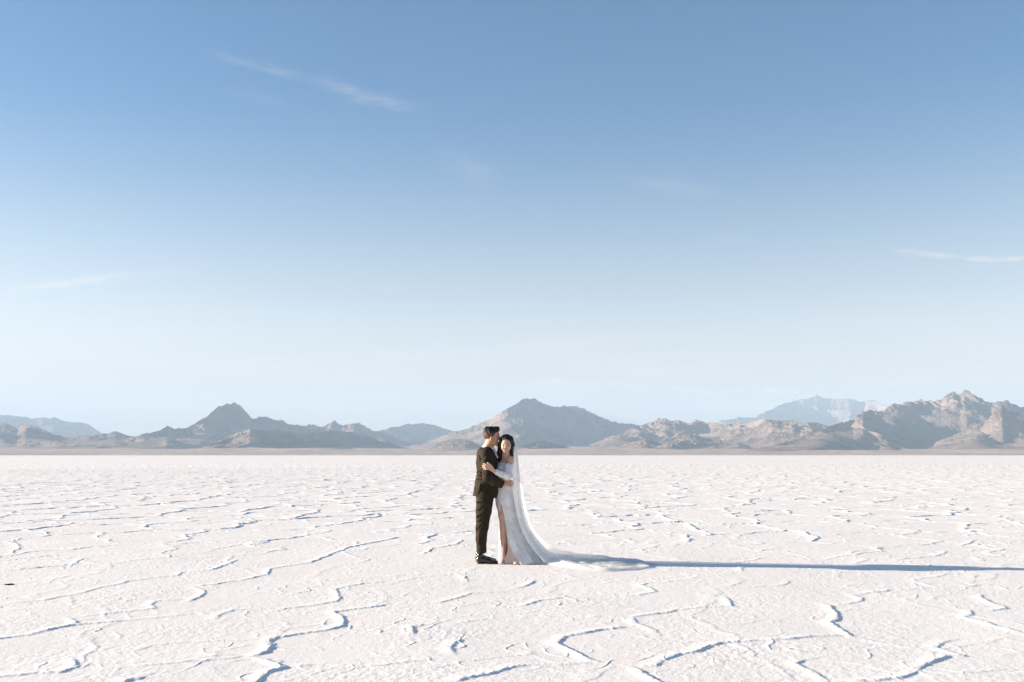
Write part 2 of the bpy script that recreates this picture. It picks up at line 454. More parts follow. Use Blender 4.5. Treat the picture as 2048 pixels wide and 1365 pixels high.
# ------------------------------------------------------------------ desert plain beyond the salt
def plain_z(r, x=0):
    return -1.2 + 95.0 * np.clip((r - 3900) / 6000, 0, 1) ** 1.1 + 1.0 * np.clip((r - 3800) / 100, 0, 1)
tan, t, b = new_mat('desert_soil', (0.40, 0.32, 0.26), 0.95, 0.1)
pos = t.add('ShaderNodeNewGeometry').outputs['Position']
n = t.noise(t.vmath('MULTIPLY', pos, (0.6, 0.25, 1.0)), 0.006, 6, 0.6)
c = t.mix(t.maprange(n, 0.38, 0.64), (0.42, 0.315, 0.25, 1), (0.54, 0.42, 0.34, 1))
n = t.noise(pos, 0.05, 4, 0.6)
c = t.mix(t.maprange(n, 0.5, 0.72, 0, 0.5), c, (0.27, 0.235, 0.19, 1))
t.l.new(c, b.inputs['Base Color'])
bump(t, b, t.noise(pos, 0.012, 6, 0.6), 1.0, 9.0)
rs = np.concatenate([np.linspace(3790, 6500, 90), np.linspace(6560, 21400, 60)])
th = np.concatenate([np.linspace(-0.62, 0.62, 420), np.linspace(0.62, 2 * math.pi - 0.62, 90)[1:-1]])
Rm, Tm = np.meshgrid(rs, th, indexing='ij')
Xp = Rm * np.sin(Tm); Yp = Rm * np.cos(Tm)
Zp = plain_z(Rm) + np.clip((Rm - 4300) / 900, 0, 1) * (6 * fbm(Xp / 500, Yp / 500, 71, 5) + 14 * fbm(Xp / 1800, Yp / 1800, 73, 3))
link('desert_plain', mesh_from('desert_plain', np.stack([Xp, Yp, Zp], -1).reshape(-1, 3), grid_faces(len(rs), len(th), True)[:, ::-1], tan),
     label='tan desert plain between salt and mountains', kind='structure')

# ------------------------------------------------------------------ mountains
rock, t, b = new_mat('desert_rock', (0.30, 0.24, 0.2), 0.95, 0.1)
pos = t.add('ShaderNodeNewGeometry').outputs['Position']
n = t.noise(pos, 0.004, 6, 0.62)
c = t.mix(t.maprange(n, 0.36, 0.64), (0.22, 0.175, 0.15, 1), (0.43, 0.325, 0.265, 1))
n = t.noise(t.vmath('MULTIPLY', pos, (0.5, 0.5, 3.0)), 0.012, 6, 0.65)
c = t.mix(t.maprange(n, 0.5, 0.72, 0, 0.6), c, (0.20, 0.165, 0.14, 1))
t.l.new(c, b.inputs['Base Color'])
bump(t, b, t.math('MULTIPLY_ADD', t.noise(pos, 0.0075, 9, 0.66), 70.0, t.math('MULTIPLY', t.noise(pos, 0.03, 8, 0.7), 26.0)), 1.0, 1.0)

def mountain(name, prof, dist, front, back, seed, amp=0.5, scale=900.0, pw=1.25, jag=2.0, step=1.15, nr=120, label=None, wander=0.12, skew=0.0, mid=None):
    """range whose crest stands at distance `dist`; prof = photo pixels of its skyline"""
    prof = np.array(prof, float)
    px = np.arange(prof[0, 0], prof[-1, 0] + step, step)
    py = np.interp(px, prof[:, 0], prof[:, 1])
    fade = np.clip(np.minimum(px - px[0], px[-1] - px) / 40, 0, 1)
    dx = (px - 1024) / F; dy = (682.5 - py) / F
    yc = math.cos(PITCH) - dy * math.sin(PITCH); zc = math.sin(PITCH) + dy * math.cos(PITCH)
    hor = np.hypot(dx, yc); tanel = zc / hor; az = np.arctan2(dx, yc)
    dc = dist * (1 + wander * perlin(px / 260.0, px * 0 + 1.5 + seed, seed + 5) + 0.02 * perlin(px / 60.0, px * 0 + 1.5, seed + 6) + skew * (np.clip(px, -420, 2450) - (px.mean() if mid is None else mid)) / 1000)
    tf = np.concatenate([np.linspace(-1, 0, nr)[:-1], np.linspace(0, 1, max(8, nr // 5))])
    Tt, _ = np.meshgrid(tf, px, indexing='ij')
    R = dc[None] + np.where(Tt < 0, Tt * front, Tt * back)
    X = R * np.sin(az)[None]; Y = R * np.cos(az)[None]
    ax = np.abs(Tt)
    z0 = plain_z(R) - 14
    hc = np.maximum(CAM_H + tanel * dc - (plain_z(dc) - 14), 2.0)
    wx = X + 0.30 * scale * fbm(X / scale / 1.2, Y / scale / 1.2, seed + 40, 3)
    wy = Y + 0.30 * scale * fbm(X / scale / 1.2, Y / scale / 1.2, seed + 50, 3)
    N = ridged(wx / scale, wy / scale * 0.8, seed + 60, 7, 0.55, 2.05, 1.5)
    N2 = ridged(wx / scale / 2.3 + 7, wy / scale / 2.3, seed + 80, 2, 0.5, 2.0, 1.2)
    rel = np.clip(0.72 * N + 0.42 * N2, 0, 1.15) * 1.25
    dn = np.clip(1 - ax, 0, 1)
    base = dn ** pw
    amp_here = amp * np.clip(ax / 0.10, 0, 1) ** 0.8
    hm = base * (1 - amp_here) + amp_here * rel * dn ** (pw * 0.7)
    z = z0 + hm * hc[None]
    # crags; the skyline itself stays the highest line of sight
    q_ = dist / F
    crag = jag * q_ * fade[None] * (2.2 * perlin(X / (26 * q_), Y / (60 * q_), seed + 90) + 3.2 * ridged(X / (15 * q_), Y / (40 * q_), seed + 95, 3, sharp=1.2) - 2.1 + 0.9 * perlin(X / (5 * q_), Y / (14 * q_), seed + 97))
    crag = crag * np.clip(hc / 260, 0.25, 1)[None]
    z = z + crag * np.exp(-(ax / 0.2) ** 2)
    lim = CAM_H + (tanel[None] * R) + crag * np.exp(-(ax / 0.04) ** 2) - 0.012 * hc[None] * np.clip(ax / 0.05, 0, 1)
    z = np.minimum(z, np.maximum(lim, z0 + 1))
    v = np.stack([X, Y, z], -1).reshape(-1, 3)
    return link(name, mesh_from(name, v, grid_faces(len(tf), len(px))[:, ::-1], rock), label=label, kind='structure')

mountain('mountain', [(-1000,906),(-800,872),(-600,858),(-420,850),(-300,838),(-120,826),(0,831),(35,833),(62,838),(85,836),(110,836),(128,840),(160,846),(175,849),(190,858),(205,866),(240,872),(300,884),(360,896)],
         15500, 1800, 2500, 3, amp=.42, scale=1700, jag=.9, skew=0.3, mid=-30, label='low hazy blue ridge at the far left edge of the skyline', nr=90)
mountain('mountain', [(-900,908),(-700,890),(-560,872),(-420,870),(-200,862),(-60,852),(0,848),(12,847),(35,858),(52,848),(75,855),(110,868),(135,876),(165,872),(215,867),(232,864),(262,872),(285,874),(310,880),(350,892),(420,905)],
         8800, 1700, 1500, 7, amp=.6, scale=620, jag=1.6, label='broken low tan and blue foothills at the left edge')
mountain('mountain', [(225,884),(260,876),(285,869),(300,866),(322,860),(335,853),(350,857),(367,856),(378,853),(388,848),(405,835),(425,823),(440,812),(452,807),(468,807),(480,812),(492,824),(505,838),(518,834),(535,833),(550,841),(562,840),(575,848),(600,851),(625,850),(638,854),(655,850),(668,841),(678,850),(700,848),(706,847),(724,847),(732,855),(745,861),(765,866),(800,880),(830,890),(870,900)],
         8600, 1150, 1500, 11, scale=760, jag=1.5, skew=0.3, amp=0.58, label='dark craggy mountain with a rounded pointed peak on the left')
mountain('mountain', [(700,884),(740,868),(760,861),(780,856),(800,853),(818,847),(830,847),(848,846),(870,852),(890,858),(905,862),(930,868),(980,880)],
         11500, 900, 1500, 17, amp=.5, scale=700, jag=1.0, skew=0.4, label='small distant hill left of the couple', nr=80)
mountain('mountain', [(820,888),(870,878),(900,866),(935,857),(955,848),(985,836),(1005,823),(1025,811),(1045,800),(1056,797),(1070,798),(1085,808),(1100,813),(1120,812),(1145,812),(1165,816),(1185,826),(1210,838),(1240,846),(1262,847),(1285,853),(1310,860),(1350,870),(1400,885)],
         10400, 1300, 1800, 23, scale=950, jag=.9, skew=0.35, amp=0.5, label='broad flat-topped mountain behind the couple')
mountain('mountain', [(1180,890),(1230,870),(1265,856),(1290,848),(1310,843),(1330,836),(1345,843),(1358,840),(1375,844),(1393,838),(1412,845),(1440,850),(1470,848),(1500,842),(1530,838),(1560,842),(1585,841),(1600,848),(1622,845),(1650,852),(1690,860),(1750,880)],
         8300, 1300, 1500, 29, amp=.66, scale=560, jag=1.6, skew=0.2, label='jumble of low rocky hills right of centre')
mountain('mountain', [(1340,860),(1420,847),(1440,841),(1475,836),(1510,835),(1530,824),(1560,811),(1590,800),(1615,798),(1634,790),(1650,797),(1680,798),(1697,798),(1720,803),(1748,801),(1770,812),(1800,822),(1860,840),(1950,860)],
         18000, 2200, 2500, 31, amp=.5, scale=2000, jag=.8, label='highest and palest blue mountain far behind the right hills', nr=90)
mountain('mountain', [(1480,904),(1540,892),(1575,884),(1610,872),(1640,861),(1680,846),(1705,838),(1725,821),(1745,824),(1765,818),(1785,810),(1808,805),(1822,803),(1850,800),(1880,799),(1895,790),(1907,784),(1918,786),(1928,780),(1940,783),(1960,795),(1980,805),(1996,804),(2012,802),(2030,808),(2048,816),(2100,830),(2200,815),(2330,840),(2450,860),(2700,874),(2950,908)],
         8800, 1300, 1700, 37, scale=820, jag=1.5, skew=0.75, mid=1965, amp=0.34, pw=1.0, label='tall dark craggy mountain at the right edge')
mountain('mountain', [(1900,890),(1940,876),(1960,858),(1982,832),(2003,813),(2015,822),(2040,826),(2060,842),(2120,850),(2220,836),(2330,850),(2400,880),(2480,906)],
         6700, 750, 700, 41, amp=.42, scale=520, jag=1.3, skew=-0.5, mid=2150, label='sunlit tan rocky shoulder at the right edge', nr=80)
mountain('mountain', [(1820,903),(1860,888),(1895,876),(1925,863),(1942,858),(1955,860),(1975,870),(2005,884),(2030,888),(2060,890),(2120,902)],
         6300, 850, 600, 43, amp=.36, scale=360, jag=.7, skew=-.5, label='smooth low tan cone-shaped hill at the right', nr=80)
mountain('mountain', [(850,905),(862,897),(872,888),(890,882),(905,878),(930,879),(945,884),(965,893),(985,903),(1000,907)],
         6000, 260, 400, 47, amp=.45, scale=300, jag=1.0, skew=0.5, label='small blue shaded hill left of the man', nr=70)
mountain('mountain', [(1010,903),(1030,895),(1055,889),(1075,883),(1090,881),(1105,887),(1130,893),(1150,899)],
         6600, 240, 400, 53, amp=.45, scale=280, jag=.8, skew=0.5, label='small blue shaded hill right of the bride', nr=70)
mountain('mountain', [(1200,902),(1230,893),(1262,885),(1290,880),(1315,884),(1350,874),(1380,868),(1410,877),(1440,880),(1475,884),(1500,893),(1540,900),(1580,905)],
         6700, 900, 700, 59, amp=.7, scale=330, jag=1.6, label='low rocky tan outcrops at the foot of the right hills', nr=90)
mountain('mountain', [(1560,905),(1590,896),(1620,884),(1660,868),(1690,856),(1716,842),(1735,860),(1790,880),(1850,896),(1900,905)],
         7100, 600, 700, 61, amp=.55, scale=380, jag=1.4, skew=0.2, label='rocky spur with a jagged crest in front of the right mountain', nr=90)
mountain('mountain', [(380,905),(420,888),(470,868),(500,858),(560,862),(620,868),(665,862),(700,864),(740,872),(765,880),(800,893),(850,903)],
         7000, 500, 700, 67, amp=.55, scale=420, jag=1.2, skew=0.35, label='blue shaded cliffs in front of the left mountain', nr=90)

# ------------------------------------------------------------------ the air between here and the mountains
hz = bpy.data.materials.new('air')
hz.use_nodes = True
hz.node_tree.nodes.clear()
ho = hz.node_tree.nodes.new('ShaderNodeOutputMaterial')
hv = hz.node_tree.nodes.new('ShaderNodeVolumePrincipled')
hv.inputs['Color'].default_value = (0.58, 0.78, 1.0, 1)
hv.inputs['Density'].default_value = 7.6e-5
hv.inputs['Anisotropy'].default_value = 0.0
hz.node_tree.links.new(hv.outputs[0], ho.inputs['Volume'])
hb = 21900.0
hvts = [(sx * hb, sy * hb, z) for z in (-3.0, max(max(v.co.z for v in o.data.vertices) for o in col.objects if o.name.startswith('mountain')) + 15.0) for sx, sy in ((-1, -1), (1, -1), (1, 1), (-1, 1))]
hf = [(3, 2, 1, 0), (4, 5, 6, 7), (0, 1, 5, 4), (1, 2, 6, 5), (2, 3, 7, 6), (3, 0, 4, 7)]
link('haze', mesh_from('haze', hvts, hf, hz, smooth=False), label='thin blue haze filling the air', kind='stuff')

# ------------------------------------------------------------------ bodies and clothes: smooth volumes meshed with surface nets
def V3(p): return np.asarray(p, np.float64)
class Vol:
    def __init__(s, vox=0.005):
        s.vox = vox; s.ops = []
    def cone(s, a, b, ra, rb, k=0.02, flat=None, op='u'):
        """tapered capsule; flat = (axis, factor): thinner along axis by that factor"""
        a = V3(a); b = V3(b)
        def fn(P):
            A, B = a, b
            if flat is not None:
                n = V3(flat[0]); n = n / np.linalg.norm(n); f = flat[1] - 1
                P = P + f * ((P - A) @ n)[..., None] * n
                B = B + f * ((B - A) @ n) * n
            ab = B - A; L = max(ab @ ab, 1e-9)
            t = np.clip(((P - A) @ ab) / L, 0, 1)
            return np.linalg.norm(P - A - t[..., None] * ab, axis=-1) - (ra + (rb - ra) * t)
        m = max(ra, rb)
        s.ops.append((op, k, fn, np.minimum(a, b) - m, np.maximum(a, b) + m)); return s
    def chain(s, pts, k=0.02, flat=None, op='u'):
        for (p, r), (q, r2) in zip(pts[:-1], pts[1:]): s.cone(p, q, r, r2, k, flat, op)
        return s
    def ell(s, c, r, k=0.02, rot=None, op='u'):
        c = V3(c); r = V3(r); M = np.eye(3) if rot is None else np.array(rot)
        def fn(P):
            q = (P - c) @ M
            l0 = np.linalg.norm(q / r, axis=-1); l1 = np.linalg.norm(q / (r * r), axis=-1)
            return l0 * (l0 - 1) / np.maximum(l1, 1e-6)
        m = r.max() if rot is not None else r
        s.ops.append((op, k, fn, c - m, c + m)); return s
    def plane(s, n, p):
        """keep the side the normal points away from"""
        n = V3(n); n = n / np.linalg.norm(n); p = V3(p)
        s.ops.append(('p', 0, lambda P: (P - p) @ n, None, None)); return s
    def disp(s, fn):
        s.ops.append(('d', 0, fn, None, None)); return s
    def mesh(s):
        us = [o for o in s.ops if o[0] == 'u']
        lo = np.min([o[3] for o in us], 0) - 0.02; hi = np.max([o[4] for o in us], 0) + 0.02
        v = s.vox; n = np.ceil((hi - lo) / v).astype(int) + 1
        ax = [lo[i] + v * np.arange(n[i]) for i in range(3)]
        D = np.full(n, 1.0, np.float64)
        for op, k, fn, a, b in s.ops:
            if op in 'pd':
                P = np.stack(np.meshgrid(*ax, indexing='ij'), -1)
                if op == 'p': D = np.maximum(D, fn(P))
                else:
                    near = np.abs(D) < 0.03
                    D[near] += fn(P[near])
                continue
            m = k + 0.012
            i0 = np.clip(np.floor((a - m - lo) / v).astype(int), 0, n - 1); i1 = np.clip(np.ceil((b + m - lo) / v).astype(int) + 1, 1, n)
            P = np.stack(np.meshgrid(*[ax[i][i0[i]:i1[i]] for i in range(3)], indexing='ij'), -1)
            d = fn(P); sl = tuple(slice(i0[i], i1[i]) for i in range(3)); E = D[sl]
            if op == 'u':
                h = np.maximum(k - np.abs(E - d), 0) / max(k, 1e-6)
                D[sl] = np.minimum(E, d) - h * h * k * 0.25
            else:
                h = np.maximum(k - np.abs(E + d), 0) / max(k, 1e-6)
                D[sl] = np.maximum(E, -d) + h * h * k * 0.25
        return nets(D, lo, v)
def nets(D, lo, v):
    S = D < 0
    nx, ny, nz = D.shape
    c = np.zeros((nx - 1, ny - 1, nz - 1), np.int8)
    for dx in (0, 1):
        for dy in (0, 1):
            for dz in (0, 1): c += S[dx:nx - 1 + dx, dy:ny - 1 + dy, dz:nz - 1 + dz]
    act = np.argwhere((c > 0) & (c < 8))
    idx = np.full(c.shape, -1, np.int64); idx[tuple(act.T)] = np.arange(len(act))
    acc = np.zeros((len(act), 3)); cnt = np.zeros(len(act))
    cor = [(0, 0, 0), (1, 0, 0), (0, 1, 0), (1, 1, 0), (0, 0, 1), (1, 0, 1), (0, 1, 1), (1, 1, 1)]
    val = [D[tuple((act + np.array(q)).T)] for q in cor]
    for i in range(8):
        for j in range(i + 1, 8):
            if sum(abs(np.array(cor[i]) - np.array(cor[j]))) != 1: continue
            a, b = val[i], val[j]; m = (a < 0) != (b < 0)
            t = np.where(m, a / np.where(m, a - b, 1), 0)
            p = np.array(cor[i]) + t[:, None] * (np.array(cor[j]) - np.array(cor[i]))
            acc[m] += p[m]; cnt[m] += 1
    verts = lo + v * (act + acc / cnt[:, None])
    F_ = []
    for axis in range(3):
        o = [0, 0, 0]; o[axis] = 1
        A = S[:nx - o[0], :ny - o[1], :nz - o[2]]; B = S[o[0]:, o[1]:, o[2]:]
        e = np.argwhere(A != B)
        u, w_ = [(1, 2), (2, 0), (0, 1)][axis]
        e = e[(e[:, u] > 0) & (e[:, w_] > 0)]
        du = np.zeros(3, int); du[u] = 1; dw = np.zeros(3, int); dw[w_] = 1
        ok = np.all(e < np.array(c.shape), 1); e = e[ok]
        q = [idx[tuple((e - a).T)] for a in (0 * du, du, du + dw, dw)]
        q = np.stack(q, 1); flip = ~S[tuple(e.T)]
        q[flip] = q[flip][:, ::-1]
        F_.append(q[(q >= 0).all(1)])
    return verts, np.concatenate(F_)
def cloth_noise(fx, fz, amp, seed):
    return lambda P: amp * (perlin((P[..., 0] + P[..., 1]) * fx + P[..., 2] * 2, P[..., 2] * fz, seed) + 0.5 * perlin((P[..., 0] - P[..., 1]) * fx * 2.1, P[..., 2] * fz * 2, seed + 1))
def body_part(name, vol, mat, parent, label=None):
    v, f = vol.mesh()
    return link(name, mesh_from(name, v, f, mat), parent, label=label)
def tube(pts, rad, seg=8):
    """closed tube through points with radii, returns verts, faces"""
    pts = [V3(p) for p in pts]; vs = []; fs = []
    for i, p in enumerate(pts):
        d = pts[min(i + 1, len(pts) - 1)] - pts[max(i - 1, 0)]; d = d / np.linalg.norm(d)
        a = np.cross(d, (0, 0, 1)) if abs(d[2]) < .9 else np.cross(d, (1, 0, 0)); a /= np.linalg.norm(a); b = np.cross(d, a)
        r = rad[i] if hasattr(rad, '__len__') else rad
        for j in range(seg):
            t = 2 * math.pi * j / seg; vs.append(p + r * (math.cos(t) * a + math.sin(t) * b))
    for i in range(len(pts) - 1):
        for j in range(seg):
            fs.append((i * seg + j, i * seg + (j + 1) % seg, (i + 1) * seg + (j + 1) % seg, (i + 1) * seg + j))
    fs.append(tuple(range(seg))[::-1]); fs.append(tuple((len(pts) - 1) * seg + j for j in range(seg)))
    return vs, fs
def join(parts):
    vs = []; fs = []
    for v, f in parts:
        o = len(vs); vs += list(v); fs += [tuple(i + o for i in q) for q in f]
    return vs, fs

# ---- materials of the couple
def skin_mat(name, base, red):
    m, t, b = new_mat(name, base, 0.5, 0.35)
    pos = t.add('ShaderNodeNewGeometry').outputs['Position']
    c = t.mix(t.maprange(t.noise(pos, 14, 3), 0.35, 0.7), (*base, 1), (*red, 1))
    t.l.new(c, b.inputs['Base Color'])
    b.inputs['Subsurface Weight'].default_value = 0.12
    b.inputs['Subsurface Radius'].default_value = (0.012, 0.005, 0.003)
    bump(t, b, t.noise(pos, 220, 2), 0.15, 0.002)
    return m
skin_m = skin_mat('tan_skin', (0.46, 0.27, 0.17), (0.50, 0.26, 0.16))
skin_w = skin_mat('light_skin', (0.52, 0.33, 0.235), (0.55, 0.31, 0.225))
suit, t, b = new_mat('dark_wool', (0.036, 0.028, 0.019), 0.8, 0.1)
pos = t.add('ShaderNodeNewGeometry').outputs['Position']
c = t.mix(t.maprange(t.noise(pos, 9, 4), 0.3, 0.7), (0.026, 0.0195, 0.013, 1), (0.037, 0.028, 0.019, 1))
t.l.new(c, b.inputs['Base Color'])
b.inputs['Sheen Weight'].default_value = 0.0; b.inputs['Sheen Roughness'].default_value = 0.4
b.inputs['Sheen Tint'].default_value = (0.9, 0.8, 0.65, 1)
hh = t.math('MULTIPLY_ADD', t.noise(t.vmath('MULTIPLY', pos, (1.0, 1.0, 0.45)), 16, 4, 0.5, 1.0), 0.006, t.math('MULTIPLY', t.noise(pos, 500, 2), 0.0006))
bump(t, b, hh, 0.8, 1.0)
lapel_m, t, b = new_mat('lapel_satin', (0.012, 0.011, 0.010), 0.45, 0.4)
shirt_m, t, b = new_mat('white_cotton', (0.82, 0.82, 0.83), 0.8, 0.2)
bump(t, b, t.noise(t.add('ShaderNodeNewGeometry').outputs['Position'], 40, 3), 0.4, 0.004)
leather, t, b = new_mat('black_leather', (0.018, 0.012, 0.008), 0.22, 0.6)
pos = t.add('ShaderNodeNewGeometry').outputs['Position']
bump(t, b, t.noise(pos, 30, 4), 0.5, 0.006)
t.l.new(t.maprange(t.noise(pos, 60, 4), 0.4, 0.7, 0.16, 0.5), b.inputs['Roughness'])
sole_m, t, b = new_mat('tan_sole', (0.16, 0.10, 0.055), 0.7, 0.2)
sock_m, t, b = new_mat('dark_sock', (0.02, 0.016, 0.012), 0.9, 0.1)
def hair_mat(name, dark, lite, z0=None, z1=None, low=None):
    m, t, b = new_mat(name, dark, 0.5, 0.2)
    pos = t.add('ShaderNodeNewGeometry').outputs['Position']
    st = t.noise(t.vmath('MULTIPLY', pos, (1.0, 1.0, 0.12)), 160, 3, 0.6)
    c = t.mix(t.maprange(st, 0.35, 0.7), (*dark, 1), (*lite, 1))
    if low:
        sp = t.add('ShaderNodeSeparateXYZ'); t.l.new(pos, sp.inputs[0])
        c = t.mix(t.maprange(sp.outputs[2], z0, z1, 1.0, 0.0), c, (*low, 1))
    t.l.new(c, b.inputs['Base Color'])
    bump(t, b, st, 0.7, 0.006)
    return m
hair_w = hair_mat('long_black_hair', (0.010, 0.007, 0.006), (0.026, 0.018, 0.014))
hair_m = hair_mat('short_black_hair', (0.012, 0.010, 0.009), (0.024, 0.02, 0.017), W(0, 872, 13.06)[2], W(0, 862, 13.06)[2], (0.12, 0.072, 0.046))
lace, t, b = new_mat('white_lace', (0.78, 0.76, 0.74), 0.75, 0.2)
pos = t.add('ShaderNodeNewGeometry').outputs['Position']
wp = t.vmath('ADD', pos, t.vmath('MULTIPLY', t.noise(pos, 22, 2, out=1), (0.05, 0.05, 0.05)))
vo = t.add('ShaderNodeTexVoronoi', feature='DISTANCE_TO_EDGE'); t.l.new(wp, vo.inputs['Vector']); vo.inputs['Scale'].default_value = 38
vo2 = t.add('ShaderNodeTexVoronoi', feature='F1'); t.l.new(wp, vo2.inputs['Vector']); vo2.inputs['Scale'].default_value = 75
holes = t.math('MULTIPLY', t.maprange(vo.outputs['Distance'], 0.02, 0.16), t.maprange(vo2.outputs['Distance'], 0.28, 0.5))
holes = t.math('MULTIPLY', holes, t.maprange(t.noise(pos, 9, 3), 0.36, 0.52))
c = t.mix(holes, (0.94, 0.92, 0.89, 1), (0.80, 0.74, 0.69, 1))
t.l.new(c, b.inputs['Base Color'])
bump(t, b, t.math('SUBTRACT', 1.0, holes), 0.7, 0.006)
tr = t.add('ShaderNodeBsdfTranslucent'); t.l.new(c, tr.inputs[0])
mx = t.add('ShaderNodeMixShader'); mx.inputs[0].default_value = 0.2
t.l.new(b.outputs[0], mx.inputs[1]); t.l.new(tr.outputs[0], mx.inputs[2])
t.l.new(mx.outputs[0], t.n['Material Output'].inputs['Surface'])
lining_m, t, b = new_mat('blush_lining', (0.80, 0.60, 0.50), 0.5, 0.3)
pos = t.add('ShaderNodeNewGeometry').outputs['Position']
bump(t, b, t.noise(t.vmath('MULTIPLY', pos, (1, 1, .2)), 22, 3, .5, .5), 0.5, 0.015)
tr = t.add('ShaderNodeBsdfTranslucent'); tr.inputs[0].default_value = (0.85, 0.62, 0.5, 1)
mx = t.add('ShaderNodeMixShader'); mx.inputs[0].default_value = 0.3
t.l.new(b.outputs[0], mx.inputs[1]); t.l.new(tr.outputs[0], mx.inputs[2])
t.l.new(mx.outputs[0], t.n['Material Output'].inputs['Surface'])
tulle, t, b = new_mat('white_tulle', (0.93, 0.92, 0.90), 0.8, 0.1)
lw = t.add('ShaderNodeLayerWeight'); lw.inputs['Blend'].default_value = 0.35
tr = t.add('ShaderNodeBsdfTranslucent'); tr.inputs[0].default_value = (0.93, 0.92, 0.90, 1)
m1 = t.add('ShaderNodeMixShader'); m1.inputs[0].default_value = 0.5
t.l.new(b.outputs[0], m1.inputs[1]); t.l.new(tr.outputs[0], m1.inputs[2])
tp = t.add('ShaderNodeBsdfTransparent')
uv = t.add('ShaderNodeAttribute'); uv.attribute_name = 'layers'
op = t.math('MULTIPLY_ADD', lw.outputs['Facing'], 0.45, uv.outputs['Fac'], clamp=True)
m2 = t.add('ShaderNodeMixShader'); t.l.new(op, m2.inputs[0])
t.l.new(tp.outputs[0], m2.inputs[1]); t.l.new(m1.outputs[0], m2.inputs[2])
t.l.new(m2.outputs[0], t.n['Material Output'].inputs['Surface'])
lips_m, t, b = new_mat('rose_lips', (0.36, 0.15, 0.125), 0.65, 0.2)
brow_m, t, b = new_mat('dark_brow', (0.035, 0.02, 0.015), 0.8, 0.1)
lash_m, t, b = new_mat('dark_lashes', (0.05, 0.012, 0.01), 0.7, 0.1)
gold_m, t, b = new_mat('ring_metal', (0.8, 0.78, 0.72), 0.2, 0.6); b.inputs['Metallic'].default_value = 1.0

PX = 0.00645
# ================================================================== the groom
groom = link('person', None, label='man in a dark suit and white collar kissing the bride on her temple', cat='man')
groom.location = (0, 0, 0)
def pw(px, py, Y): return W(px, py, Y)
# body: one continuous figure, the parts under the suit a little thinner than the cloth
def man_head(v, g=0.0):
    v.ell(pw(981.3, 869.0, 13.06), (.086 + g, .073 + g, .088 + g), .02)
    return v
mb = Vol(0.0045)
man_head(mb)
mb.ell(pw(988, 876.5, 13.06), (.062, .060, .078), .03)
mb.cone(pw(981, 884, 13.025), pw(993.5, 888.6, 13.055), .034, .020, .02).cone(pw(981, 884, 13.095), pw(993.5, 888.6, 13.065), .034, .020, .02)
mb.ell(pw(995.5, 888.6, 13.06), (.016, .020, .015), .015)
mb.ell(pw(994, 867.5, 13.06), (.030, .052, .022), .02)
mb.cone(pw(997.6, 872, 13.06), pw(1000.6, 878.4, 13.06), .008, .011, .010)
mb.ell(pw(998.6, 879.2, 13.06), (.010, .016, .008), .008)
mb.ell(pw(998.8, 882.8, 13.06), (.010, .020, .007), .008).ell(pw(998.3, 885.2, 13.06), (.010, .018, .007), .008)
mb.ell(pw(997.3, 873.2, 13.022), (.012, .014, .010), .01, op='s').ell(pw(997.3, 873.2, 13.098), (.012, .014, .010), .01, op='s')
mb.ell(pw(996.3, 873.4, 13.028), (.011, .013, .010), .004).ell(pw(996.3, 873.4, 13.092), (.011, .013, .010), .004)
for Y, sg in ((12.978, -1), (13.142, 1)):
    mb.ell(pw(982.8, 877.5, Y), (.018, .013, .032), .006, rot=Matrix.Rotation(math.radians(14), 3, 'Y'))
    mb.ell(pw(983.4, 876.8, Y + sg * .011), (.009, .008, .018), .004, op='s')
mb.chain([(pw(974.5, 903, 13.1), .066), (pw(977, 893, 13.08), .059), (pw(980.5, 881, 13.06), .058)], .03)
mb.cone(pw(972, 909.5, 12.97), pw(965.5, 909.5, 13.23), .053, .052, .05)
TB = ((.91, -.41, 0), (.41, .91, 0), (0, 0, 1))
mb.ell(pw(973, 928, 13.1), (.10, .165, .17), .05, rot=TB).ell(pw(973, 957, 13.1), (.09, .135, .15), .05, rot=TB).ell(pw(970, 985, 13.1), (.105, .15, .12), .05)
mb.chain([(pw(970, 909, 12.915), .048), (pw(974.5, 955, 12.83), .040), (pw(1004, 967.5, 12.875), .028)], .02)
mb.chain([(pw(970, 909, 13.29), .048), (pw(988, 943, 13.36), .040), (pw(1011, 950, 13.24), .028)], .02)
mb.chain([(pw(969, 990, 13.02), .085), (pw(964.5, 1056, 13.01), .055), (pw(961.5, 1110, 13.0), .036), (pw(961, 1120, 13.0), .038)], .03)
mb.chain([(pw(969, 990, 13.20), .085), (pw(965, 1056, 13.23), .055), (pw(960.5, 1106, 13.24), .036), (pw(960, 1116, 13.24), .038)], .03)
mb.cone(pw(961, 1120.5, 13.0), pw(984, 1124, 13.0), .030, .022, .02).cone(pw(960, 1116, 13.24), pw(983, 1119, 13.24), .030, .022, .02)
# right hand on the bride's waist: palm, four fingers curling round her side, thumb
mb.cone(pw(1004, 967.5, 12.875), pw(1010, 967, 12.885), .028, .029, .015, flat=((0, 1, 0), 1.25))
mb.cone(pw(1009, 965, 12.893), pw(1015.5, 963.5, 12.902), .027, .021, .012, flat=((0, 1, 0), 1.7))
mb.cone(pw(1009, 968.5, 12.893), pw(1015.5, 970, 12.902), .025, .020, .012, flat=((0, 1, 0), 1.7))
for j, (y0, y1, y2, ln) in enumerate([(961.0, 961.2, 962.5, 1.0), (964.3, 965.0, 966.2, 1.06), (967.7, 968.8, 969.8, 1.0), (970.9, 972.2, 973.0, .86)]):
    a = pw(1015.5, y0, 12.905); b_ = pw(1015.5 + 5.6 * ln, y1, 12.910); c_ = pw(1015.5 + 9.3 * ln, y2, 12.936); d_ = pw(1015.5 + 10.8 * ln, y2 + .3, 12.955)
    mb.chain([(a, .0100), (b_, .0094), (c_, .0085), (d_, .0074)], .004)
